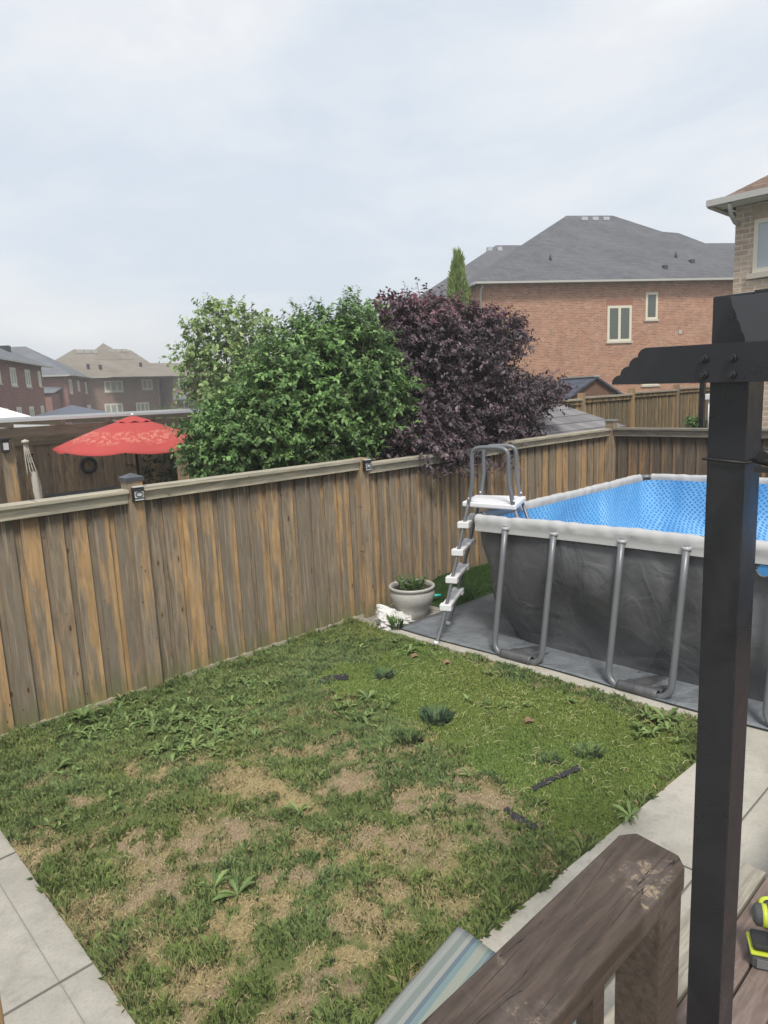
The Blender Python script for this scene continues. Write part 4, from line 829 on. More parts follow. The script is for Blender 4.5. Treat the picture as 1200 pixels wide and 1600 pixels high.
def cgreen(P, tt, r):
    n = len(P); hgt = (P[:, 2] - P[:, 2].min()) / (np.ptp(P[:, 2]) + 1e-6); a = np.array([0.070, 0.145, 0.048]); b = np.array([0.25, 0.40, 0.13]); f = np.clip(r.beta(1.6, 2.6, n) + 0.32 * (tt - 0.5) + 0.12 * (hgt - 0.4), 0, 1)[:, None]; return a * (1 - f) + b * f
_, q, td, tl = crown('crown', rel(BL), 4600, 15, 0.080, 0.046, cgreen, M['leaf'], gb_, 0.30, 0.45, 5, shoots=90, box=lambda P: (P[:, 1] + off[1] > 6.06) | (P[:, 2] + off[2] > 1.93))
twigs(gb_, q, td, tl); branches(gb_, (0, 0.2, 0), [(-1.4, 0.2, 2.0), (-0.6, 0.1, 2.8), (0.1, 0.1, 3.4), (0.9, 0, 3.2), (0.9, 0, 2.2), (-0.9, -0.1, 2.3)], 0.07, M['bark'])
# purple tree
pt_ = thing('purple_leaf_tree', 'dark purple leaved tree leaning over the fence beside the pool ladder', 'tree', (8.6, 7.2, -0.2)); off = np.array([8.6, 7.2, -0.2])
BL = [pbl(645, 515, 7.4, .5, .6, .45), pbl(700, 528, 7.3, .7, .75, .44), pbl(745, 535, 7.2, .62, .7, .5), pbl(690, 595, 7.1, .85, .85, .75), pbl(750, 620, 7.0, .7, .75, .5), pbl(645, 585, 7.2, .5, .6, .7), pbl(812, 622, 7.1, .5, .55, .32), pbl(782, 520, 7.2, .3, .4, .24), pbl(720, 675, 6.7, .7, .65, .4), pbl(660, 685, 6.5, .5, .5, .42), pbl(775, 665, 6.8, .5, .55, .36), pbl(845, 612, 7.2, .34, .4, .2), pbl(632, 545, 7.4, .36, .5, .42), pbl(690, 708, 6.15, .55, .4, .2), pbl(640, 705, 6.3, .35, .4, .28), pbl(612, 495, 7.3, .24, .3, .28), pbl(606, 550, 7.1, .24, .3, .34), pbl(805, 655, 6.9, .36, .45, .26), pbl(750, 715, 6.1, .35, .3, .2), pbl(670, 722, 6.05, .3, .25, .14), pbl(680, 500, 7.4, .4, .5, .26)]
def cpurple(P, tt, r):
    n = len(P); z = P[:, 2] + off[2]; x = P[:, 0] + off[0]; young = np.clip((z - 3.45) / 0.8, 0, 1) * 0.75 + np.clip((x - 10.6) / 1.0, 0, 1) * 0.5; young = np.clip(young + 0.25 * (tt - 0.6), 0, 1) * (r.random(n) < 0.62)
    a = np.array([0.055, 0.037, 0.046]); b = np.array([0.135, 0.102, 0.114]); c = np.array([0.30, 0.07, 0.095]); f = r.beta(1.5, 2.2, n)[:, None]; y = young[:, None]; return (a * (1 - f) + b * f) * (1 - y) + c * (0.55 + 0.8 * f) * y
_, q, td, tl = crown('crown', rel(BL), 5600, 14, 0.085, 0.046, cpurple, M['leaf_purple'], pt_, 0.30, 0.35, 9, shoots=70, box=lambda P: (P[:, 1] + off[1] > 6.06) | (P[:, 2] + off[2] > 1.9) | ((P[:, 1] + off[1] < 5.86) & (P[:, 2] + off[2] > 1.45)))
twigs(pt_, q, td, tl); branches(pt_, (0, 0.2, 0), [(-1.0, 0.2, 3.8), (0.1, 0.1, 4.0), (0.9, 0, 3.9), (1.8, 0, 3.0), (2.6, 0, 2.9), (-0.6, -0.3, 2.4), (0.4, -0.8, 2.3)], 0.09, M['bark'])
# light green tree further back
lt_ = thing('maple_tree', 'light green open crowned tree behind the bush, left of it against the sky', 'tree', (5.5, 12.5, -0.3)); off = np.array([5.5, 12.5, -0.3])
YM = 12.5
p = aty(350, 560, YM); lt_.location = (p[0], YM, -0.3); off = np.array([p[0], YM, -0.3])
BL = [pbl(348, 505, YM, .42, .5, .34), pbl(322, 535, YM, .38, .5, .36), pbl(385, 515, YM, .36, .45, .34), pbl(296, 552, YM, .22, .35, .14), pbl(398, 545, YM, .42, .5, .38), pbl(350, 570, YM, .62, .6, .42), pbl(318, 595, YM, .34, .4, .34), pbl(343, 484, YM, .22, .25, .17), pbl(325, 625, YM, .3, .35, .28), pbl(405, 500, YM, .2, .25, .14), pbl(392, 595, YM, .5, .5, .42)]
def cmaple(P, tt, r): n = len(P); f = np.clip(r.beta(1.8, 2.2, n) + 0.25 * (tt - 0.5), 0, 1)[:, None]; return np.array([0.19, 0.29, 0.10]) * (1 - f) + np.array([0.40, 0.52, 0.22]) * f
_, q, td, tl = crown('crown', rel(BL), 720, 12, 0.10, 0.08, cmaple, M['leaf'], lt_, 0.34, 0.3, 17, shoots=40, fill=0.25)
twigs(lt_, q, td, tl, 0.006); branches(lt_, (0, 0, 0), [(-0.5, 0, 3.7), (0.1, 0, 4.3), (0.5, 0.1, 4.1), (-0.9, 0, 3.9), (0.8, 0, 3.6), (0.0, 0.2, 3.4)], 0.07, M['bark'])
# arborvitae tip
pa = aty(716, 450, 11.5); av = thing('cedar_tree', 'slender yellow green cedar tip poking up behind the purple tree', 'tree', (pa[0], 11.5, 0)); ztop = aty(713, 394, 11.5)[2]; zlow = pa[2] - 2.6
r = np.random.default_rng(4); n = 9000; t_ = r.random(n) ** 0.7; zz = ztop - t_ * (ztop - zlow); an = r.uniform(0, 2 * PI, n); ra = (0.03 + 0.32 * (t_ * 2.2).clip(0, 1) ** 0.75) * (1 - np.abs(r.normal(0, .14, n))) * (0.85 + 0.2 * np.sin(an * 3 + zz * 5)); P = np.stack([ra * np.cos(an), ra * np.sin(an), zz], 1)
Dv = np.stack([np.cos(an) * .35, np.sin(an) * .35, np.ones(n)], 1) + r.normal(0, .15, (n, 3)); f = r.random((n, 1)); leaves('crown', P, Dv, r.normal(size=(n, 3)), r.uniform(.09, .2, n), r.uniform(.018, .03, n), np.array([.16, .23, .07]) * (1 - f) + np.array([.36, .45, .16]) * f, M['leaf'], av, 0.05)
b = MB(); b.tube([(0, 0, -0.3), (0, 0, ztop)], [0.08, 0.01], 8); b.build('trunk', M['bark'], av)
# a few distant garden shrubs and yard greenery
def shrub(px, py, depth, R, label, hz=1.0, seed=1, cols=((.05, .10, .03), (.13, .21, .06)), leafs=0.09, name='shrub'):
    global off
    p = atd(px, py, depth); t = thing(name, label, 'shrub', (p[0], p[1], -0.3)); off = np.array([p[0], p[1], -0.3])
    def cf(P, tt, r): f = r.random((len(P), 1)); return np.array(cols[0]) * (1 - f) + np.array(cols[1]) * f
    _, q, td, tl = crown('crown', [(0, 0, p[2] + 0.3, R, R, R * hz), (R * .5, 0, p[2] + 0.2, R * .7, R * .7, R * .7 * hz), (-R * .5, 0, p[2] + 0.15, R * .7, R * .7, R * .6 * hz)], 260, 9, leafs, leafs * .5, cf, M['leaf'], t, R * .45, .4, seed, fill=.3)
    b = MB(); b.tube([(0, 0, 0), (0.05, 0, p[2] + 0.2)], [0.04, 0.02], 6); b.build('trunk', M['bark'], t); return t
shrub(265, 648, 32, 0.7, 'pale green shrub between the silver roof sheet and the light green tree', 0.6, 31, ((.12, .2, .05), (.25, .36, .1)))
shrub(262, 715, 14.2, 0.55, 'dark green shrub under the right end of the red umbrella', 1.2, 33, ((.03, .05, .03), (.07, .1, .05)))
shrub(1088, 660, 13.2, 0.18, 'small green plant above the back fence beside the black pole', 0.7, 34, ((.05, .12, .03), (.14, .25, .07)), 0.06)
# brown drooping shrub tip
# ------------------------------------------------------------------ pool
PX0, PX1, PY1, PY0 = 5.40, 9.15, 4.42, -2.9
pool = thing('swimming_pool', 'rectangular frame pool with dark grey outer wall and blue dotted liner', 'pool', (0, 0, 0))
def rr_loop(u, x0, x1, y0, y1, R):
    """rounded rectangle, u 0..1, starts middle of near long side going +y; returns x,y,len"""
    w, h = x1 - x0, y1 - y0; segs = [('l', (x0, (y0 + y1) / 2), (x0, y1 - R)), ('a', (x0 + R, y1 - R), PI), ('l', (x0 + R, y1), (x1 - R, y1)), ('a', (x1 - R, y1 - R), PI / 2), ('l', (x1, y1 - R), (x1, y0 + R)), ('a', (x1 - R, y0 + R), 0), ('l', (x1 - R, y0), (x0 + R, y0)), ('a', (x0 + R, y0 + R), -PI / 2), ('l', (x0, y0 + R), (x0, (y0 + y1) / 2))]
    ls = [math.dist(s_[1], s_[2]) if s_[0] == 'l' else R * PI / 2 for s_ in segs]; tot = sum(ls); d = u * tot
    for s_, l in zip(segs, ls):
        if d <= l + 1e-9:
            if s_[0] == 'l': k = d / max(l, 1e-9); return s_[1][0] + (s_[2][0] - s_[1][0]) * k, s_[1][1] + (s_[2][1] - s_[1][1]) * k, u * tot
            a = s_[2] - (d / l) * PI / 2; return s_[1][0] + R * math.cos(a), s_[1][1] + R * math.sin(a), u * tot
        d -= l
    return x0, (y0 + y1) / 2, tot
rs = random.Random(5); waves = [(rs.uniform(1, 7), rs.uniform(-6, 6), rs.uniform(0, 6), rs.uniform(0.004, 0.013)) for _ in range(16)]
def skin(inner=0.0):
    def fn(u, v):
        z = 0.012 + v * 1.25; lo = 1 - v; ins = 0.03 + 0.10 * lo ** 1.6 - 0.07 * math.sin(PI * min(1, lo * 1.1)) + inner; R = 0.14 + 0.34 * lo ** 1.3
        x, y, s_ = rr_loop(u, PX0 + ins, PX1 - ins, PY0 + ins, PY1 - ins - 0.06 * lo, R); w = sum(a * math.sin(f1 * s_ + f2 * z + p_) for f1, f2, p_, a in waves) * (0.35 + math.sin(PI * v))
        cx, cy = (x - 7.27), (y - 0.76); l = math.hypot(cx, cy); x += cx / l * w; y += cy / l * w
        return (x, y, z + gz(y) + 0.02, s_, z)
    return fn
b = MB(); b.grid(skin(), 260, 22, closed=True); b.build('outer_wall', M['pool_skin'], pool)
sk2 = skin(0.075); b = MB(); b.grid(lambda u, v: sk2(u, 0.16 + 0.84 * v), 260, 22, closed=True, flip=True); b.build('liner', M['pool_blue'], pool)
b = MB(); b.grid(lambda u, v: (PX0 + .3 + (PX1 - PX0 - .6) * u, PY0 + .4 + (PY1 - PY0 - .8) * v, 0.24 + gz(PY0 + (PY1 - PY0) * v), u * 3.7, v * 7.3), 4, 8); b.build('floor', M['pool_blue'], pool)
# sleeves over the top rails, one per side, corners left bare
def sleeve_side(p0, p1, out):
    d = Vector(p1) - Vector(p0); L = d.length; d.normalize(); o_ = Vector(out); n = int(L / 0.025); rz = random.Random(int(L * 100) + int(out[0] * 7)); ph = [rz.uniform(0, 6) for _ in range(6)]
    prof_ = [(-0.052, -0.155), (-0.050, -0.08), (-0.052, -0.03), (-0.045, 0.012), (-0.02, 0.034), (0.005, 0.036), (0.032, 0.022), (0.046, -0.008), (0.046, -0.045), (0.042, -0.08), (0.046, -0.125)]
    def fn(u, v):
        k = v * (len(prof_) - 1); i = min(int(k), len(prof_) - 2); f = k - i; a = prof_[i][0] * (1 - f) + prof_[i + 1][0] * f; h = prof_[i][1] * (1 - f) + prof_[i + 1][1] * f
        s_ = u * L; gth = 0.0035 * math.sin(s_ * 23 + ph[0] + 3 * math.sin(s_ * 3)) + 0.003 * math.sin(s_ * 41 + ph[1]) + 0.004 * math.sin(s_ * 7 + ph[2]); amp = 1.0 if 2 < k < 8 else 0.15
        p = Vector(p0) + d * s_ - o_ * (a * -1) * 1.0 * -1; p = Vector(p0) + d * s_ + o_ * a + o_ * gth * amp * (1 if a > 0 else -1)
        return (p.x, p.y, 1.315 + h + gth * 0.5 * amp + gz(p.y) + 0.004 * math.sin(s_ * 2.4))
    b = MB(); b.grid(fn, n, 20); return b.build('sleeve', M['sleeve'], pool)
cI = 0.13
sleeve_side((PX0, PY0 + cI, 0), (PX0, PY1 - cI + 0.07, 0), (-1, 0, 0)); sleeve_side((PX0 + cI, PY1, 0), (PX1 - cI, PY1, 0), (0, 1, 0)); sleeve_side((PX1, PY1 - cI, 0), (PX1, PY0 + cI, 0), (1, 0, 0)); sleeve_side((PX1 - cI, PY0, 0), (PX0 + cI, PY0, 0), (0, -1, 0))
for cx, cy, sx, sy in ((PX0, PY1, 1, -1), (PX1, PY1, -1, -1), (PX1, PY0, -1, 1), (PX0, PY0, 1, 1)):
    b = MB(); pts = []
    R = 0.12
    for k in range(9):
        a = k / 8 * PI / 2; pts.append((cx + sx * (R - R * math.cos(a)), cy + sy * (R - R * math.sin(a)) , 1.305 + gz(cy)))
    pts = [(pts[0][0], pts[0][1] + sy * 0.12, pts[0][2])] + pts + [(pts[-1][0] + sx * 0.12, pts[-1][1], pts[-1][2])]
    b.tube(pts, 0.034, 10); b.build('corner_joint', M['metal_grey'], pool)
def uleg(axis, a0, a1, foot, head, zt=1.25):
    """U-shaped support; axis 'y' on the long side, 'x' on the short side"""
    pts = []; R = 0.115; zb = 0.022
    def P(a, h):  # h height 0..zt ; lean from foot to head
        o_ = foot + (head - foot) * (h / zt)
        return (o_, a, h + gz(a)) if axis == 'y' else (a, o_, h + gz(o_))
    for h in (zt, 0.9, 0.5, 0.2): pts.append(P(a0, h + 0))
    sg = 1 if a1 > a0 else -1
    for k in range(7): t = k / 6 * PI / 2; pts.append(P(a0 + sg * R * (1 - math.cos(t)), zb + R * (1 - math.sin(t))))
    for k in range(7): t = k / 6 * PI / 2; pts.append(P(a1 - sg * R * (1 - math.sin(t)), zb + R * (1 - math.cos(t))))
    for h in (0.2, 0.5, 0.9, zt): pts.append(P(a1, h))
    b = MB(); b.tube([Vector(p) + Vector((0, 0, 0.018)) for p in pts], 0.0285, 14); lg = b.build('leg', M['metal_grey'], pool)
    # fastening strap of skin fabric wrapped on the foot bar
    am, hw_ = (a0 + a1) / 2, abs(a1 - a0) / 2 - 0.10
    def sf(u, v):
        a = am + hw_ * (2 * u - 1)
        if v < 0.3: t = v / 0.3 * PI * 1.25 - PI * 0.25; o_, z_ = foot - 0.038 * math.cos(t + 0) * -1 * -1, 0.045 + 0.038 * math.sin(t)
        else: t = (v - 0.3) / 0.7; o_, z_ = foot + 0.02 + t * 0.36 * (1 if axis == 'y' else -1), 0.045 - 0.015 * t + 0.012 * math.sin(9 * u + 4 * t)
        if axis == 'y': return (o_, a, z_ + gz(a) + 0.012)
        return (a, o_, z_ + gz(o_) + 0.012)
    b = MB(); b.grid(sf, 12, 18); o = b.build('foot_strap', M['pool_skin'], pool); m = o.modifiers.new('s', 'SOLIDIFY'); m.thickness = 0.006
    for a in (a0, a1):
        p = P(a, zt + 0.0); b = MB(); b.tube([(p[0], p[1], p[2] - 0.02), (p[0], p[1], p[2] + 0.012)], 0.036, 14); b.build('leg_collar', M['vent_light'], lg)
for y_ in (3.97, 2.76, 1.52, 0.3, -0.9, -2.1): uleg('y', y_, y_ - 0.545, 5.125, 5.345)
for x_ in (6.25, 7.6): uleg('x', x_, x_ + 0.545, 4.71, 4.48)
# round port on the wall
p = atx(1194, 891, PX0 - 0.03); b = MB(); b.tube([(PX0 + 0.0, p[1], p[2]), (PX0 - 0.035, p[1], p[2])], 0.045, 20); b.build('port_cap', M['pool_blue'], pool)
def port_ring(): 
    b = MB(); n = 20; b.tube([(PX0 - 0.03, p[1] + 0.052 * math.cos(2 * PI * k / n), p[2] + 0.052 * math.sin(2 * PI * k / n)) for k in range(n + 1)], 0.01, 6); b.build('port_ring', M['pool_skin'], pool)
port_ring()
# ground cloth under the pool
TN = 60
b = MB(); r_ = np.random.default_rng(8)
def tf_(u, v):
    x = 5.10 + (9.25 - 5.10) * u; y = -3.2 + (5.27 + 3.2) * v; w = float(fbm(np.array([x * 3.0]), np.array([y * 3.0]), 3)[0]) * 0.035; e = 0.02 * math.sin(y * 2.3) * (1 if u == 0 else 0)
    return (x + e, y, gz(y) + 0.036 + w * min(1, 6 * min(u, 1 - u, v, 1 - v) + 0.15))
b.grid(tf_, 60, 110); o = b.build('ground_cloth', M['tarp']); m = o.modifiers.new('s', 'SOLIDIFY'); m.thickness = 0.003; tag(o, 'wrinkled blue grey ground cloth spread under the pool', 'tarp')

# ladder
lad = thing('pool_ladder', 'A-frame pool ladder with grey rails and white steps at the pool corner', 'ladder', (5.55, 4.55, 0))
LO = Vector((5.55, 4.55, 0))
def L(*p): return Vector(p) - LO
def lpath(pts, r=0.019, name='rail'): b = MB(); b.tube([Vector(p) for p in pts], r, 10); return b.build(name, M['metal_grey'], lad)
zP = 1.46
n1_, n2_, f1_, f2_ = (5.49, 4.55), (5.59, 4.05), (5.90, 4.72), (6.08, 4.31)
def smooth(pts, it=2):
    for _ in range(it):
        out = [pts[0]]
        for a, b_ in zip(pts[:-1], pts[1:]): a = Vector(a); b_ = Vector(b_); out += [a.lerp(b_, 0.25), a.lerp(b_, 0.75)]
        pts = out + [pts[-1]]
    return pts
def handle(a, c, zt): # inverted U with flared lower ends
    A_ = Vector((*a, 0)); C_ = Vector((*c, 0)); d = (C_ - A_); i = d * 0.10
    pts = [A_ + Vector((0, 0, zP - 0.06)), A_ + i * 0.4 + Vector((0, 0, zP + 0.08)), A_ + i + Vector((0, 0, zP + 0.22)), A_ + i + Vector((0, 0, zt - 0.18)), A_ + i + Vector((0, 0, zt - 0.04)), A_ + i + d * 0.09 + Vector((0, 0, zt)), A_ + d * 0.35 + Vector((0, 0, zt + 0.01)), C_ - d * 0.35 + Vector((0, 0, zt + 0.01)), C_ - i - d * 0.09 + Vector((0, 0, zt)), C_ - i + Vector((0, 0, zt - 0.04)), C_ - i + Vector((0, 0, zt - 0.18)), C_ - i + Vector((0, 0, zP + 0.22)), C_ - i * 0.4 + Vector((0, 0, zP + 0.08)), C_ + Vector((0, 0, zP - 0.06))]
    lpath([p - LO for p in smooth(pts)], 0.022, 'handrail')
handle(n1_, n2_, 2.01); handle(f1_, f2_, 1.985)
ftA, ftB = atg(682, 1006, 0.03), atg(701, 975, 0.05)
def outleg(top, ft):
    T_ = Vector((*top, zP - 0.03)); B_ = Vector(ft); k = T_.lerp(Vector((B_.x, B_.y, B_.z)), 0.85); k = k + Vector((0.05, 0.02, 0)); lpath([p - LO for p in smooth([T_, T_.lerp(k, .5), k, B_])], 0.0185, 'leg'); return T_, k
TA, KA = outleg(n1_, ftA); TB, KB = outleg(f1_, ftB)
for tp in (n2_, f2_):
    b = MB(); q0 = Vector((*tp, zP - 0.03)); b.tube([q0 - LO, q0 + Vector((0.22, -0.28, -1.1)) - LO], 0.0185, 10); b.build('leg', M['metal_grey'], lad)
    for ft in (): pass
# platform
def quadbox(c4, z0, z1, name, mat, parent, bev=0.012):
    b = MB(); lo = [Vector((*c, z0)) - LO for c in c4]; hi = [Vector((*c, z1)) - LO for c in c4]; b.face(hi); b.face(lo[::-1])
    for i in range(4): j = (i + 1) % 4; b.face([lo[i], lo[j], hi[j], hi[i]])
    return b.build(name, mat, parent, bev=bev)
quadbox([(5.47, 4.62), (5.57, 4.01), (6.12, 4.27), (5.92, 4.80)], zP - 0.065, zP - 0.012, 'platform', M['white_plastic'], lad)
quadbox([(5.53, 4.54), (5.61, 4.09), (6.02, 4.30), (5.86, 4.70)], zP - 0.012, zP + 0.001, 'platform_tread', M['white_plastic'], lad, 0.004)
for k in range(1, 5):
    f = 1 - (0.08 + 0.29 * k) / zP; a = TA.lerp(KA, (1 - (0.25 + 0.29 * (k - 1)) / 1.43) / 0.85 if False else f / 0.85); c = TB.lerp(KB, f / 0.85); d = (c - a).normalized(); s_ = Vector((-d.y, d.x, 0)).normalized(); zc = Vector((0, 0, 0.017))
    b = MB()
    def slab(p, q, w, h0, h1, sh=0.0):
        P = [p - s_ * w - s_ * -sh, q - s_ * w - s_ * -sh, q + s_ * w - s_ * -sh, p + s_ * w - s_ * -sh]; lo = [v + Vector((0, 0, h0)) - LO for v in P]; hi = [v + Vector((0, 0, h1)) - LO for v in P]; b.face(hi); b.face(lo[::-1])
        for i in range(4): j = (i + 1) % 4; b.face([lo[i], lo[j], hi[j], hi[i]])
    slab(a - d * 0.0, c + d * 0.0, 0.052, -0.012, 0.022); slab(a - d * 0.04, a + d * 0.04, 0.062, -0.035, 0.03); slab(c - d * 0.04, c + d * 0.04, 0.062, -0.035, 0.03); b.build('step', M['white_plastic'], lad, bev=0.006)
for pc in ((*n1_,), (*f1_,), (*n2_,), (*f2_,)):
    b = MB(); b.tube([Vector((pc[0], pc[1], zP + 0.03)) - LO + Vector((-0.02, -0.02, 0)), Vector((pc[0], pc[1], zP + 0.03)) - LO + Vector((0.02, 0.02, 0))], 0.009, 8); b.build('bolt', M['white_plastic'], lad)
for ft in (ftA, ftB):
    b = MB(); b.tube([Vector(ft) - LO + Vector((0, 0, 0.03)), Vector(ft) - LO + Vector((-0.01, 0, -0.005))], 0.026, 10); b.build('foot_cap', M['white_plastic'], lad)

# ------------------------------------------------------------------ pot, bag
PC = (5.56, 5.50); pz = gz(5.5)
pot = thing('plant_pot', 'round pale grey ceramic plant pot standing by the fence next to the pool ladder', 'plant pot', (PC[0], PC[1], pz))
prof_ = [(0.0, 0.0), (0.15, 0.0), (0.165, 0.01), (0.19, 0.10), (0.215, 0.16), (0.222, 0.165), (0.218, 0.172), (0.235, 0.185), (0.262, 0.24), (0.27, 0.29), (0.262, 0.33), (0.25, 0.35), (0.262, 0.358), (0.275, 0.37), (0.275, 0.385), (0.262, 0.395), (0.245, 0.39), (0.235, 0.37), (0.235, 0.34), (0.22, 0.33), (0, 0.335)]
tp = NT('speckled_grey_ceramic'); oc = tp.coords(); M['ceramic'] = tp.fin(tp.mix(tp.ss(tp.noise(oc, 60, 4, .7), .4, .7), (.44, .43, .40), (.33, .32, .29)), tp.ss(tp.noise(oc, 8, 4), .3, .7, .3, .6))
b = MB(); b.lathe(prof_[:19], n=48); b.build('bowl', M['ceramic'], pot); b = MB(); b.lathe([(0.236, 0.34), (0.1, 0.348), (0.0, 0.35)], n=24); b.build('soil', simple('potting_soil', (.05, .035, .025), .95, bump=1, scale=40), pot)
r = np.random.default_rng(3); P = []; D = []; N_ = []; Ls = []
for k in range(26):
    a = r.uniform(0, 2 * PI); rr_ = r.uniform(0, .17); bx_, by_ = rr_ * math.cos(a), rr_ * math.sin(a); lean = np.array([math.cos(a) * .5 + r.normal(0, .3), math.sin(a) * .5 + r.normal(0, .3), 1.0]); ln = r.uniform(.08, .2)
    for t in np.linspace(.1, 1, 12):
        for s_ in (-1, 1): P.append([bx_ + lean[0] * ln * t, by_ + lean[1] * ln * t, .345 + ln * t - .3 * ln * t * t]); D.append([-lean[1] * s_ + lean[0] * .4, lean[0] * s_ + lean[1] * .4, .35 + r.normal(0, .3)]); N_.append([r.normal(0, .4), r.normal(0, .4), 1]); Ls.append(.06 * (1.2 - t * .6))
P = np.array(P); f = r.random((len(P), 1)); leaves('foliage', P, np.array(D), np.array(N_), np.array(Ls), np.array(Ls) * .28, np.array([.06, .11, .035]) * (1 - f) + np.array([.16, .25, .08]) * f, M['leaf'], pot, .2)
# white sack
def sack(cx, cy, rx, ry, h, seed, name, label, tail):
    b = MB(); nu, nv = 120, 56
    def rdg(u, v, f, sd):
        a = 2 * PI * u; p = np.array([math.cos(a) * f + 20 + 3 * v]); q = np.array([math.sin(a) * f + v * f * 1.3 + 20]); return 1 - abs(2 * float(fbm(p, q, sd, 3)[0]) - 1) * 2.2
    def fn(u, v):
        a = 2 * PI * u; t = v * PI * 0.5; R = math.cos(t) ** 0.7; d = 1 + 0.20 * rdg(u, v, 1.6, seed) + 0.13 * rdg(u, v, 3.7, seed + 3) + 0.05 * rdg(u, v, 8, seed + 9) - 0.15
        x = rx * R * math.cos(a) * d; y = ry * R * math.sin(a) * d; z = h * math.sin(t) * (0.75 + 0.5 * (d - 0.8)) * (1 + .25 * math.cos(a - tail[0]))
        k = max(0, math.cos(a - tail[0])) ** 10 * math.sin(t) ** 2 * R; x += tail[1] * k * 1.5; y += tail[2] * k * 1.5; z += tail[3] * k * 1.2
        return (x, y, z)
    b.grid(fn, nu, nv, closed=True); o = b.build(name, M['sack']); o.location = (cx, cy, gz(cy) + 0.003); return tag(o, label, 'bag')
ts = NT('white_woven_sack'); oc = ts.n('ShaderNodeTexCoord').outputs['Object']; ts.bump(ts.math('ADD', ts.noise(oc, 12, 6, .6, 1.5), ts.math('MULTIPLY', ts.noise(oc, 40, 3), .3)), .9, .02); M['sack'] = ts.fin(ts.mix(ts.noise(oc, 5, 4), (.62, .61, .59), (.75, .74, .72)), .6)
bs = sack(5.24, 5.46, .21, .17, .16, 2, 'sack', 'crumpled white sack slumped against the grey plant pot', (2.4, -.06, .12, .13))
b = bs
# turf mound behind the ladder
mg = MB(); mg.grid(lambda u, v: (6.0 + 3.2 * u, 5.34 + 0.58 * v, gz(5.5) + 0.01 + 0.19 * math.sin(PI * min(1, v * 0.62 + 0.0)) ** 0.7 * min(1, u * 7, (1 - u) * 4) * (1 + 0.12 * math.sin(9 * u))), 30, 12)
o = mg.build('turf_mound', simple('turf_green', (.035, .075, .02), .95, bump=1, scale=60)); tag(o, kind='structure')
tl_ = MB(); tl_.tube([(0, 0, 0), (-0.05, 0.03, 0.005), (-0.1, 0.06, 0.0)], [0.018, 0.02, 0.012], 8); o = tl_.build('garden_trowel', simple('teal_plastic', (.03, .42, .36), .4)); q = atx(697, 919, 5.72); o.location = tuple(q); o.location = (6.12, 5.55, gz(5.5) + 0.12)
tag(o, 'small teal plastic garden tool lying by the green turf mound', 'tool')

# ------------------------------------------------------------------ black gazebo post with beams
gp = thing('gazebo_post', 'black metal gazebo post with a scalloped cross arm at the right of the view', 'post', (1.68, 0.585, 0.72))
GX0, GX1, GY0, GY1 = 1.63, 1.73, 0.553, 0.636
def G(b, *a): b.box(a[0] - 1.68, a[1] - 1.68, a[2] - .585, a[3] - .585, a[4] - .72, a[5] - .72); return b
b = G(MB(), GX0, GX1, GY0, GY1, 0.73, 2.782); b.build('shaft', M['black'], gp, bev=0.003)
b = G(MB(), GX0 - .04, GX1 + .04, GY0 - .04, GY1 + .04, 0.722, 0.735); b.build('base_plate', M['black'], gp, bev=0.003)
# scalloped arm in the plane x=const, along y; outline measured
out = [(0.83, 2.594)]
def arc(cy, cz, r0, a0, a1, n=7): return [(cy + r0 * math.cos(math.radians(a0 + (a1 - a0) * k / n)), cz + r0 * math.sin(math.radians(a0 + (a1 - a0) * k / n))) for k in range(n + 1)]
def scal(y0, z0, y1, z1, n=4, flip=1):
    """stepped quarter-round edge from the low tip to the top"""
    P = []
    for k in range(n):
        ya, yb = y0 + (y1 - y0) * k / n, y0 + (y1 - y0) * (k + 1) / n; za, zb_ = z0 + (z1 - z0) * k / n, z0 + (z1 - z0) * (k + 1) / n
        for i in range(6): t = i / 5 * PI / 2; P.append((ya + (yb - ya) * (1 - math.cos(t)) * 0.98, za + (zb_ - za) * math.sin(t)))
    return P
arm = [(0.20, 2.585), (0.852, 2.598)] + scal(0.852, 2.60, 0.765, 2.680) + [(0.20, 2.668)]
b = MB(); b.prism([(y, z) for y, z in arm], lambda a, c, t: (1.585 + t - 1.68, a - .585, c - .72), 0.042); b.build('cross_arm', M['black'], gp, bev=0.0015)
for y_, z_ in ((0.632, 2.645), (0.572, 2.643), (0.632, 2.610), (0.572, 2.608)):
    b = MB(); b.tube([(1.5855 - 1.68, y_ - .585, z_ - .72), (1.578 - 1.68, y_ - .585, z_ - .72)], [0.0095, 0.0085], 12); b.tube([(1.578 - 1.68, y_ - .585, z_ - .72), (1.571 - 1.68, y_ - .585, z_ - .72)], 0.0055, 6); b.build('bolt', M['black_rubber'], gp)
# upper beam with its own scalloped end, nearer the viewer
M['black_gloss_lit'] = simple('lit_black_satin_coat', (0.045, 0.046, 0.052), 0.22, var=0.05, spec=0.6)  # glossy black, colour lightened to stand for light caught at the beam's angle
ub = [(0.20, 2.671), (0.550, 2.671)] + scal(0.550, 2.672, 0.588, 2.772) + [(0.20, 2.768)]
b = MB(); b.prism(ub, lambda a, c, t: (1.588 + t - 1.68, a - .585, c - .72), 0.040); b.build('upper_beam', M['black_gloss_lit'], gp, bev=0.0015)
b = G(MB(), 1.632, 2.6, 0.2, 0.552, 2.765, 2.785); b.build('top_plate', M['black'], gp, bev=0.002)
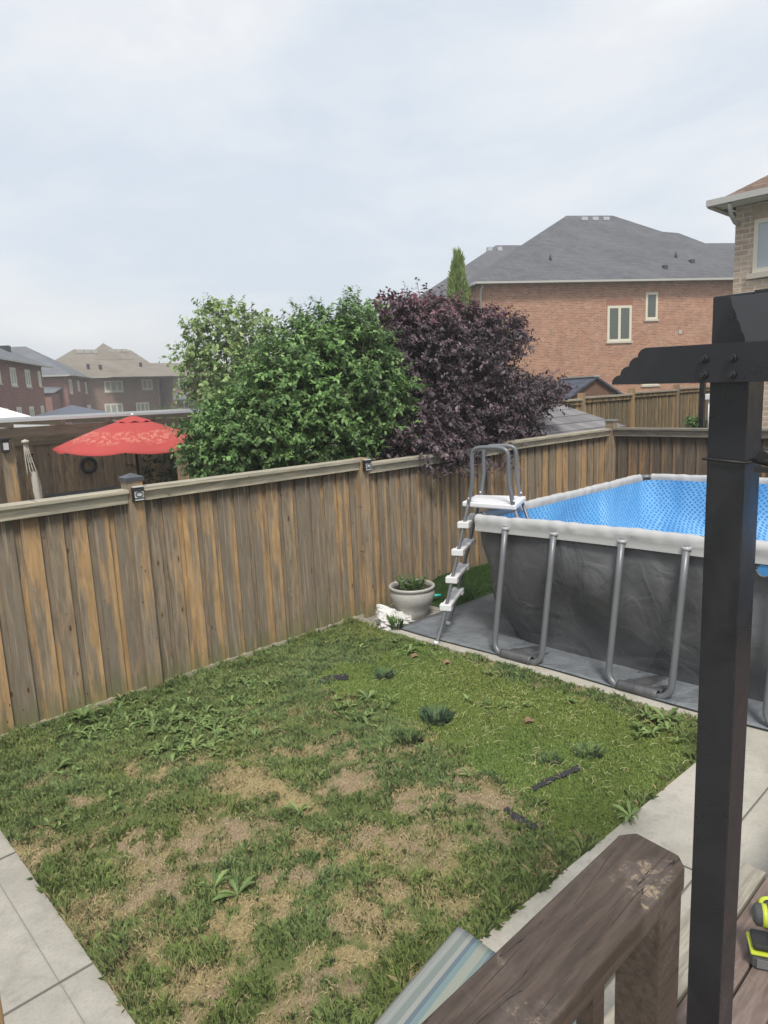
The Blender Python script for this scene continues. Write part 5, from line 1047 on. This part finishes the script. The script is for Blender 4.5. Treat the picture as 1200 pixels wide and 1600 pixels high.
# cord and clip on the post
cz = 2.42
b = MB(); zc = cz - .72; e = 0.006
b.tube([(GX0 - e - 1.68, GY0 - e - .585, zc - .006), (GX0 - e - 1.68, GY1 + e - .585, zc), (GX1 + e - 1.68, GY1 + e - .585, zc), (GX1 + e - 1.68, GY0 - e - .585, zc - .006), (GX0 - e - 1.68, GY0 - e - .585, zc - .006)], 0.003, 6); b.build('cord', M['black_rubber'], gp)
b = MB(); b.tube([(GX0 - 1.68, GY0 - .02 - .585, zc), (GX0 - .02 - 1.68, GY0 - .05 - .585, zc + .002), (GX0 - .02 - 1.68, GY0 - .12 - .585, zc - .005)], [0.006, 0.011, 0.012], 8)
b.tube([(GX0 - .03 - 1.68, GY0 - .045 - .585, zc + .012), (GX0 + .01 - 1.68, GY0 - .045 - .585, zc + .018)], 0.013, 12); b.box(GX0 - .035 - 1.68, GX0 - 1.68, GY0 - .1 - .585, GY0 - .03 - .585, zc - .022, zc - .012); b.build('clip', M['black_rubber'], gp)

# ------------------------------------------------------------------ deck and railing
dk = thing('deck', 'brown board deck with one weathered grey outer board at the lower right', 'deck', (0, 0, 0)); DZ = 0.72
y_ = 0.742; k = 0; r5 = random.Random(3)
b = MB(); b.box(1.25, 2.645, 0.752, 0.885, DZ - 0.038, DZ, (1.0, 0, 0)); b.build('edge_board', M['deck'], dk, bev=0.004)
while y_ > -1.6:
    b = MB(); b.box(1.25 if k else 1.25, 5.2, y_ - 0.100, y_, DZ - 0.038, DZ + (0.002 if k % 2 else 0), (r5.uniform(0, .18), 0, 0)); b.build('board', M['deck'], dk, bev=0.004); y_ -= 0.108; k += 1
b = MB(); b.box(1.25, 2.6, 0.70, 0.74, DZ - 0.24, DZ - 0.04); b.box(2.56, 2.6, -1.5, 0.70, DZ - 0.24, DZ - 0.04); b.box(5.1, 5.14, -1.5, 0.70, DZ - 0.24, DZ - 0.04); b.build('joist', M['rail'], dk)
for x_ in (1.4, 2.5, 5.0):
    b = MB(); b.box(x_ - .045, x_ + .045, 0.62, 0.70, 0.0, DZ - 0.04); b.build('deck_post', M['rail'], dk)
rl = thing('deck_railing', 'dark brown painted wooden deck railing with a worn flat cap in the foreground', 'railing', (0, 0, 0)); RZ = 1.70
b = MB(); capP = [(-1.2, 0.474), (1.180, 0.472), (1.205, 0.494), (1.215, 0.586), (1.185, 0.608), (-1.2, 0.608)]
b.prism(capP, lambda a, c, t: (a, c, RZ - 0.050 + t), 0.050); b.build('cap', M['rail'], rl, bev=0.005)
b = MB(); b.box(1.112, 1.202, 0.485, 0.575, 0.05, RZ - 0.0505); b.build('post', M['rail'], rl, bev=0.004)
b = MB(); b.box(-1.2, 1.03, 0.545, 0.58, 0.80, 0.89); b.build('bottom_rail', M['rail'], rl, bev=0.003)
for k in range(15):
    x_ = 0.935 - 0.125 * k; b = MB(); b.box(x_ - .018, x_ + .018, 0.510, 0.5445, 0.78, RZ - 0.0505); b.build('baluster', M['rail'], rl, bev=0.002)
# wooden post just at the left edge
pw = aty(-6, 1555, 2.0); lx = pw[0]
b = MB(); q = aty(5, 1515, 1.7); b.box(-0.045, 0.045, -0.045, 0.045, 0, q[2], (0.3, .4, 1.0)); o = b.build('garden_stake', M['post'], bev=0.004); q2 = aty(-12, 1560, 1.7); o.location = (q2[0] - 0.035, 1.7, 0.0); tag(o, 'orange tan wooden post top at the lower left edge', 'post')
# woven mat
tm = NT('woven_stripe_mat'); s = tm.sep(tm.n('ShaderNodeTexCoord').outputs['UV']); st = tm.n('ShaderNodeValToRGB'); tm.l(tm.math('FRACT', tm.math('MULTIPLY', s[0], 2.6)), st.inputs[0]); el = st.color_ramp; el.interpolation = 'CONSTANT'
cols = [(0, (.5, .5, .46)), (.03, (.52, .54, .50)), (.12, (.30, .36, .34)), (.20, (.55, .56, .50)), (.26, (.12, .2, .3)), (.31, (.25, .42, .44)), (.38, (.52, .55, .45)), (.5, (.28, .42, .40)), (.56, (.13, .22, .3)), (.62, (.5, .52, .46)), (.8, (.25, .4, .42)), (.9, (.14, .2, .28))]
while len(el.elements) < len(cols): el.elements.new(0.5)
for e_, (p_, c_) in zip(el.elements, cols): e_.position = p_; e_.color = (*c_, 1)
wv = tm.math('MULTIPLY', tm.ss(tm.math('ABSOLUTE', tm.math('SINE', tm.math('MULTIPLY', s[1], 330))), .2, .7), 1.0); wv2 = tm.ss(tm.math('ABSOLUTE', tm.math('SINE', tm.math('MULTIPLY', s[0], 160))), .1, .6)
tm.bump(tm.math('MULTIPLY', wv, wv2), .6, .004); M['mat'] = tm.fin(tm.mix(tm.math('MULTIPLY', wv, .45), tm.mix(.75, st.outputs[0], (.09, .10, .10)), tm.mix(.35, st.outputs[0], (.2, .21, .19))), .85)
A1 = atg(716, 1463, 0.05); mt = MB(); dirL = Vector((-0.96, -0.14, 0)).normalized(); dirW = Vector((0.12, -0.99, 0)).normalized()
mt.grid(lambda u, v: tuple(Vector((A1[0], A1[1] - 0.0, 0)) + dirW * (0.85 * u) + dirL * (1.5 * v) + Vector((0, 0, gz(1.7) + 0.045 + 0.05 * math.exp(-(u * 6) ** 2) * (1 - v * .4) + 0.012 * math.sin(5 * u + 3 * v)))) + (u, v * 1.8), 30, 30)
o = mt.build('woven_mat', M['mat']); m = o.modifiers.new('s', 'SOLIDIFY'); m.thickness = 0.006; tag(o, 'striped blue and beige woven mat lying at the lawn edge below the railing', 'mat')

# cordless tool on the deck
M['lime'] = simple('lime_plastic', (0.45, 0.52, 0.04), 0.4, var=0.05); M['tool_grey'] = simple('dark_grey_plastic', (0.07, 0.072, 0.075), 0.5, bump=.3, scale=60)
cd = thing('cordless_tool', 'black and lime green cordless power tool lying on the brown deck boards', 'power tool', (2.205, 0.588, DZ + 0.003), math.radians(-62))
def rbox(x0, x1, y0, y1, z0, z1, name, mat, bev=0.01, parent=None): b = MB(); b.box(x0, x1, y0, y1, z0, z1); return b.build(name, mat, parent or cd, bev=bev)
bt = rbox(-0.075, 0.055, -0.045, 0.045, 0.0, 0.048, 'battery', M['tool_grey'], .012); rbox(-0.078, 0.057, -0.047, 0.047, 0.050, 0.060, 'lime_band', M['lime'], .004, bt); rbox(-0.06, 0.04, -0.0485, -0.0462, 0.008, 0.040, 'side_panel', simple('mid_grey_plastic', (.16, .16, .165), .45), .001, bt)
rbox(-0.07, 0.05, -0.040, 0.040, 0.062, 0.082, 'foot', M['black_rubber'], .008)
b = MB(); b.tube([(0.0, 0, 0.08), (0.015, 0, 0.13), (0.02, 0, 0.15)], [0.024, 0.021, 0.024], 12); b.build('handle', M['tool_grey'], cd); b = MB(); b.tube([(-0.07, 0, 0.165), (-0.06, 0, 0.165), (0.08, 0, 0.165), (0.09, 0, 0.165)], [0.02, 0.034, 0.034, 0.028], 16); b.build('motor_body', M['tool_grey'], cd); b = MB(); b.tube([(-0.045, 0, 0.165), (-0.03, 0, 0.165)], 0.0355, 16); b.build('lime_ring', M['lime'], cd)
b = MB(); b.tube([(0.09, 0, 0.165), (0.13, 0, 0.165), (0.16, 0, 0.165)], [0.03, 0.026, 0.012], 16); b.build('chuck', M['black_rubber'], cd)
cap2 = thing('cordless_tool', 'second smaller black tool with a lime ring, behind the lime banded battery on the deck', 'power tool', (2.385, 0.655, DZ + 0.003), 0.3)
b = MB(); b.lathe([(0, 0), (0.045, 0), (0.05, 0.01), (0.05, 0.045), (0.04, 0.06), (0, 0.06)], n=24); b.build('body', M['tool_grey'], cap2); b = MB(); b.lathe([(0.035, 0.055), (0.042, 0.066), (0.032, 0.072), (0.026, 0.064)], n=24); b.build('lime_ring', M['lime'], cap2)

# ------------------------------------------------------------------ grass
def blades(name, x, y, h, w, lean, az, col, mat, z0=None, label=None):
    n = len(x); z = 0.022 * (4.4 - y) + (fbm(x * 3, y * 3, 5) - 0.5) * 0.03 if z0 is None else z0; P0 = np.stack([x, y, z], 1); d = np.stack([np.cos(az), np.sin(az), np.zeros(n)], 1); s = np.stack([-np.sin(az + rng.normal(0, .5, n)), np.cos(az), np.zeros(n)], 1); up = np.array([0, 0, 1.0])
    h = h[:, None]; w = w[:, None]; lean = lean[:, None]; M1 = P0 + up * h * 0.55 + d * h * lean * 0.35; M2 = P0 + up * h * (1 - 0.45 * lean) + d * h * lean
    V = np.stack([P0 - s * w * .5, P0 + s * w * .5, M1 + s * w * .42, M2, M1 - s * w * .42], 1); V[:, 0, 2] -= 0.006; V[:, 1, 2] -= 0.006
    return fast_mesh(name, V.reshape(-1, 3), 5, mat, np.repeat(col, 5, axis=0))
def sample(n, x0=LX0 - 0.01, x1=LX1, y0=1.66, y1=5.93):
    x = rng.uniform(x0, x1, n); y = rng.uniform(y0, y1, n); k = in_lawn(x, y); return x[k], y[k]
# tufty lawn
x, y = sample(860000); so_, st_, tf0 = soil_m(x, y), straw_m(x, y), turf(x, y)
clump = fbm(x * 9, y * 9, 71); tall = fbm(x * 2.3, y * 2.3, 75)
dens = np.clip(0.25 + 1.5 * (clump - 0.32), 0.03, 1) * (1 - 0.93 * so_) * (1 - 0.45 * st_); k = (rng.random(len(x)) < dens) & (tf0 < .5); x, y, so_, st_, clump, tall = x[k], y[k], so_[k], st_[k], clump[k], tall[k]
edge = np.exp(-(x - LX0) / 0.12) + np.exp(-(5.93 - y) / 0.16) + np.exp(-(y - lawn_r(x)) / .15)
n = len(x); h = (0.022 + 0.045 * np.clip((clump - 0.3) * 2.4, 0, 1) + 0.022 * tall) * rng.uniform(.3, 1.15, n) * (1 + .55 * np.clip(edge, 0, 1)) * (1 - .55 * so_) * (1 - .35 * st_)
f = np.clip(rng.beta(2, 2, n) * .8 + (tall - .5) * .8, 0, 1)[:, None]; dk_ = np.array([.125, .195, .06]); lt2 = np.array([.37, .47, .175]); col = dk_ * (1 - f) + lt2 * f
hue = (fbm(x * 1.6, y * 1.6, 88)[:, None] - .5) * 2; col = col * (1 + hue * np.array([.22, .06, -.2])); dry = rng.random(n) < (0.05 + 0.75 * st_ + .35 * so_); col[dry] = (np.array([.50, .41, .22]) * rng.uniform(.6, 1.2, (n, 1)))[dry]
grs = blades('grass', x, y, h, rng.uniform(.0012, .0027, n), rng.uniform(.1, .85, n), rng.uniform(0, 2 * PI, n), col, M['grass']); tag(grs, 'patchy tufted green lawn grass with dry straw coloured areas', 'grass', kind='stuff'); print('grass', n)
# short turf by the pool
x, y = sample(240000); k = turf(x, y) > .5; x, y = x[k], y[k]; n = len(x); f = rng.random((n, 1)); v = fbm(x * 2.2, y * 2.2, 33)[:, None]; col = (np.array([.145, .225, .055]) * (1 - f) + np.array([.31, .43, .125]) * f) * (.75 + .5 * v)
col = col * (1 + (fbm(x * 1.1, y * 1.1, 39)[:, None] - .5) * np.array([.5, .1, 0]))
tfg = blades('turf_grass', x, y, rng.uniform(.014, .03, n), rng.uniform(.002, .004, n), rng.uniform(.2, .9, n), rng.normal(2.4, 1.2, n), col, M['grass']); tag(tfg, 'short dense moss green turf beside the pool kerb', 'grass', kind='stuff'); print('turf', n)
# turf on mound
n = 26000; x = rng.uniform(6.02, 9.1, n); v = rng.uniform(0, 1, n); y = 5.34 + .58 * v; u = (x - 6) / 3.2; z = gz(5.5) + 0.0 + 0.19 * np.sin(PI * np.minimum(1, v * .62)) ** .7 * np.minimum(np.minimum(1, u * 7), (1 - u) * 4) * (1 + .12 * np.sin(9 * u)); f = rng.random((n, 1))
o = blades('mound_grass', x, y, rng.uniform(.02, .045, n), rng.uniform(.003, .005, n), rng.uniform(.1, .8, n), rng.uniform(0, 6.28, n), np.array([.025, .065, .012]) * (1 - f) + np.array([.07, .14, .025]) * f, M['grass'], z0=z); tag(o, 'dark green grass on the low mound by the fence behind the ladder', 'grass', kind='stuff')
# loose straw strands
def strands(name, x, y, L, w, az, col, z, label, curl=0.8):
    n = len(x); V = []; K = 4; t = np.linspace(0, 1, K + 1); c = rng.normal(0, curl, n); X = np.zeros((n, K + 1)); Yy = np.zeros((n, K + 1)); X[:, 0] = x; Yy[:, 0] = y
    for k in range(K): a = az + c * k * .5; X[:, k + 1] = X[:, k] + L / K * np.cos(a); Yy[:, k + 1] = Yy[:, k] + L / K * np.sin(a)
    Z = 0.022 * (4.4 - Yy) + z[:, None] + np.sin(t * PI)[None] * 0.012; nx, ny = -np.sin(az)[:, None] * w[:, None] / 2, np.cos(az)[:, None] * w[:, None] / 2; out = np.empty((n, K, 4, 3))
    for k in range(K):
        out[:, k, 0] = np.stack([X[:, k] - nx[:, 0], Yy[:, k] - ny[:, 0], Z[:, k]], 1); out[:, k, 1] = np.stack([X[:, k] + nx[:, 0], Yy[:, k] + ny[:, 0], Z[:, k] + .001], 1); out[:, k, 2] = np.stack([X[:, k + 1] + nx[:, 0], Yy[:, k + 1] + ny[:, 0], Z[:, k + 1] + .001], 1); out[:, k, 3] = np.stack([X[:, k + 1] - nx[:, 0], Yy[:, k + 1] - ny[:, 0], Z[:, k + 1]], 1)
    o = fast_mesh(name, out.reshape(-1, 3), 4, M['grass'], np.repeat(col, K * 4, axis=0)); return tag(o, label, 'straw', kind='stuff')
x, y = sample(9000); k = (turf(x, y) > .5) & (rng.random(len(x)) < .20 + .5 * (fbm(x * 2.5, y * 2.5, 44) > .55)); x, y = x[k], y[k]; n = len(x)
strands('straw', x, y, rng.uniform(.02, .08, n), rng.uniform(.0012, .0022, n), rng.normal(.3, 1.1, n), np.array([.58, .52, .29]) * rng.uniform(.6, 1.15, (n, 1)), rng.uniform(.024, .036, n), 'pale dry straw strands scattered on the short turf')
x, y = sample(60000); so_ = soil_m(x, y); st_ = straw_m(x, y); k = (turf(x, y) < .5) & (rng.random(len(x)) < .06 + .6 * np.maximum(so_, st_)); x, y = x[k], y[k]; n = len(x)
strands('thatch', x, y, rng.uniform(.012, .042, n), rng.uniform(.0014, .0026, n), rng.uniform(0, 6.28, n), np.array([.54, .43, .25]) * rng.uniform(.45, 1.1, (n, 1)), rng.uniform(.012, .026, n), 'tan dead grass thatch on the bare lawn patches')

# ------------------------------------------------------------------ broad-leaved weeds
def weed_leaves(b, cx, cy, z, az, L, W, rise, col, teeth=3, rr=random):
    """one leaf: midrib curve with lobed edges"""
    N = 9; pts = []
    for k in range(N + 1):
        t = k / N; wdt = W * math.sin(PI * min(1, t * .93 + .06)) ** .8 * (1 - (.32 if (k % 2 and teeth) else 0)) * (0.55 + .6 * t if t < .8 else 1.0); r_ = L * t; zz = z + rise * math.sin(PI * t * .62) * L - .0 * t
        pts.append((r_, wdt, zz))
    ca, sa = math.cos(az), math.sin(az)
    for (r0, w0, z0_), (r1, w1, z1_) in zip(pts[:-1], pts[1:]):
        A_ = (cx + ca * r0, cy + sa * r0, z0_); B_ = (cx + ca * r1, cy + sa * r1, z1_)
        for sg in (-1, 1):
            C1 = (B_[0] - sa * w1 * .5 * sg, B_[1] + ca * w1 * .5 * sg, B_[2] + .18 * w1); C0 = (A_[0] - sa * w0 * .5 * sg, A_[1] + ca * w0 * .5 * sg, A_[2] + .18 * w0); q = [A_, B_, C1, C0] if sg > 0 else [C0, C1, B_, A_]; b.face(q, col, smooth=True)
def rosette(b, cx, cy, n, L, rr, bright=1.0, W=.3, rise=.5):
    for k in range(n):
        az = rr.uniform(0, 2 * PI); l = L * rr.uniform(.6, 1.15); f = rr.random(); c = tuple((a * (1 - f) + e * f) * bright for a, e in zip((.085, .14, .04), (.235, .32, .11))); weed_leaves(b, cx, cy, gz(cy) + .02, az, l, l * W * rr.uniform(.8, 1.2), rise * rr.uniform(.4, 1.2), c, 3, rr)
M['weed'] = veg('weed_leaf_surface', .55, .2)
rr = random.Random(12)
WE = [((335, 1392), 9, .14, 'dark leafed weed clump on the bare tan patch near the left path'), ((372, 1402), 5, .16, 'weed with long pointed leaves just right of the clump on the bare tan patch'), ((468, 1272), 7, .13, 'small green weed in the middle of the lawn between dry patches'), ((290, 1042), 0, 0, ''), ((133, 1128), 12, .2, 'tall leafy weed at the fence foot left of the first fence post'), ((575, 1095), 8, .15, 'weed with rounded leaves at the left edge of the short turf'), ((610, 1098), 7, .14, 'weed just right of the torn black fabric, at the turf edge'), ((640, 1022), 9, .16, 'pale green weed on the lawn below the white sack'), ((985, 1280), 8, .15, 'weed spreading onto the patio concrete edge beside the railing end'), ((1040, 1128), 10, .19, 'leafy weed growing at the kerb under the second pool leg'), ((1010, 1122), 8, .14, 'smaller leafy weed left of the one under the second pool leg'), ((765, 1055), 10, .09, 'low clover clump along the kerb left of the first pool leg'), ((15, 1140), 12, .22, 'tall weed against the fence at the left edge'), ((735, 1215), 6, .10, 'small weed at the upper edge of the large tan patch'), ((495, 1215), 5, .1, 'small weed left of the little bare spot mid lawn'), ((330, 1172), 6, .14, 'lone broad leaf weed below the weedy patch by the fence')]
for (px_, py_), n_, L_, lab in WE:
    if not n_: continue
    q = atg(px_, py_); b = MB(); rosette(b, 0, 0, n_ + 2, L_ * .78, rr, rise=.75 if 'tall' in lab else .45)
    b.v = [(vx, vy, vz - gz(0)) for vx, vy, vz in b.v]; o = b.build('weed_plant', M['weed']); o.location = (q[0], q[1], q[2] - .005); tag(o, lab, 'weed', 'larger weeds on the lawn')
b = MB()
for px0, py0, sx, sy, cnt in ((260, 1120, 60, 18, 16), (320, 1150, 60, 25, 16), (150, 1150, 45, 12, 12), (400, 1080, 45, 16, 10), (300, 1175, 70, 14, 8), (380, 1120, 50, 18, 10), (640, 1010, 60, 10, 7), (200, 1130, 50, 14, 7), (120, 1240, 50, 40, 4), (560, 1130, 40, 20, 6), (800, 1110, 60, 10, 3), (1030, 1145, 40, 14, 5)):
    for _ in range(int(cnt * 3.4)):
        q = atg(px0 + rr.gauss(0, sx * .7), py0 + rr.gauss(0, sy * .8))
        if LX0 + .05 < q[0] < LX1 - .02 and q[1] < 5.85 and q[1] > 1.85: rosette(b, q[0], q[1], rr.randint(4, 8), rr.uniform(.035, .09), rr, rr.uniform(.8, 1.2), .4)
tag(b.build('weed_cover', M['weed']), 'broad leaved weeds mixed through the lawn near the fence', 'weeds', kind='stuff')
# dark grass tufts
def tuft(px_, py_, n_, R, h_, col, lab, spread=.8):
    q = atg(px_, py_); a = rng.uniform(0, 6.28, n_); r_ = R * np.sqrt(rng.random(n_)) * .55; x = r_ * np.cos(a); y = r_ * np.sin(a); c = np.array(col) * rng.uniform(.6, 1.5, (n_, 1)); o = blades('grass_tuft', x, y, h_ * rng.uniform(.6, 1.2, n_), rng.uniform(.002, .0035, n_), rng.uniform(.2, 1, n_) * spread, a + rng.normal(0, .4, n_), c, M['grass'], z0=np.zeros(n_))
    o.location = tuple(q); return tag(o, lab, 'grass tuft', 'dark grass tufts')
tuft(682, 1128, 420, .17, .12, tuple(1.7 * k_ for k_ in (.07, .115, .06)), 'largest dark grass tuft, left of the middle of the short turf'); tuft(600, 1058, 260, .15, .09, tuple(1.7 * k_ for k_ in (.09, .14, .07)), 'dark grass tuft near the top of the short turf below the white sack')
tuft(858, 1190, 160, .12, .07, tuple(1.7 * k_ for k_ in (.09, .14, .06)), 'small dark grass tuft right of the middle of the short turf'); tuft(920, 1180, 220, .15, .08, tuple(1.7 * k_ for k_ in (.1, .15, .06)), 'dark grass tuft nearest the kerb, lower right of the pool leg'); tuft(640, 1160, 220, .16, .09, (.1, .16, .06), 'grass tuft just below the largest dark one')
tuft(620, 985, 120, .1, .2, (.16, .27, .08), 'tall thin weed stems in front of the white sack', .6)
# torn landscape fabric scraps and dry leaves
M['fabric_black'] = simple('black_landscape_fabric', (.025, .024, .028), .7, bump=.5, scale=25)
def scrap(pts, w, name, lab, cat):
    b = MB(); P = [atg(*p) for p in pts]; c = P[0].copy()
    for i in range(len(P) - 1):
        a, e = P[i] - c, P[i + 1] - c; d = (e - a)[:2]; d /= np.linalg.norm(d); s_ = np.array([-d[1], d[0], 0]); K = 5
        for k in range(K):
            t0, t1 = k / K, (k + 1) / K; p0, p1 = a + (e - a) * t0, a + (e - a) * t1; w0, w1 = w * rr.uniform(.5, 1.3), w * rr.uniform(.5, 1.3); z = np.array([0, 0, .022]); q0, q1 = np.array([0, 0, rr.uniform(.0, .02)]), np.array([0, 0, rr.uniform(0, .02)]); b.face([p0 - s_ * w0 + z, p1 - s_ * w1 + z, p1 + s_ * w1 + z + q1, p0 + s_ * w0 + z + q0])
    o = b.build(name, M['fabric_black']); o.location = tuple(c); tag(o, lab, cat, 'torn landscape fabric in the lawn')
scrap([(495, 1070), (520, 1062), (545, 1062)], .055, 'fabric_scrap', 'torn black fabric flap sticking up at the upper left edge of the short turf', 'fabric scrap'); scrap([(832, 1238), (862, 1222), (905, 1205)], .022, 'fabric_scrap', 'grey black fabric strip in the short turf right of the big tan patch', 'fabric scrap'); scrap([(790, 1268), (805, 1282), (838, 1300)], .02, 'fabric_scrap', 'black fabric edge at the lower corner of the short turf beside the tan patch', 'fabric scrap')
M['dry_leaf'] = simple('dry_brown_leaf', (.24, .15, .09), .8, var=.3)
for px_, py_, lab in ((648, 1030, 'dry brown leaf on the lawn below the white sack'), (698, 1040, 'dry reddish leaf near the kerb corner below the ladder'), (827, 1132, 'small dry leaf on the short turf below the first pool leg')):
    q = atg(px_, py_); b = MB(); b.grid(lambda u, v: ((u - .5) * .08 * math.sin(PI * (v * .9 + .08)), (v - .5) * .07, .03 + .02 * math.sin(6 * u + 4 * v)), 8, 8); o = b.build('dry_leaf', M['dry_leaf']); o.location = tuple(q); o.rotation_euler = (0, 0, px_); tag(o, lab, 'leaf', 'dry leaves on the lawn')

scn.render.resolution_x = 768; scn.render.resolution_y = 1024
scn.cycles.max_bounces = 8; scn.cycles.diffuse_bounces = 5

# ------------------------------------------------------------------ thin summer haze over the whole place
hz = NT('haze_air'); hz.t.nodes.remove(hz.p); pv = hz.t.nodes.new('ShaderNodeVolumePrincipled'); pv.inputs['Color'].default_value = (0.97, 0.98, 1.0, 1); pv.inputs['Density'].default_value = 0.0026; pv.inputs['Anisotropy'].default_value = 0.2
hz.l(pv.outputs[0], hz.out.inputs['Volume'])
b = MB(); b.box(-303, 303, -303, 303, -1.5, 15.0); o = b.build('haze', hz.m); tag(o, 'thin pale summer haze in the air', 'haze', kind='stuff'); o.display_type = 'WIRE'
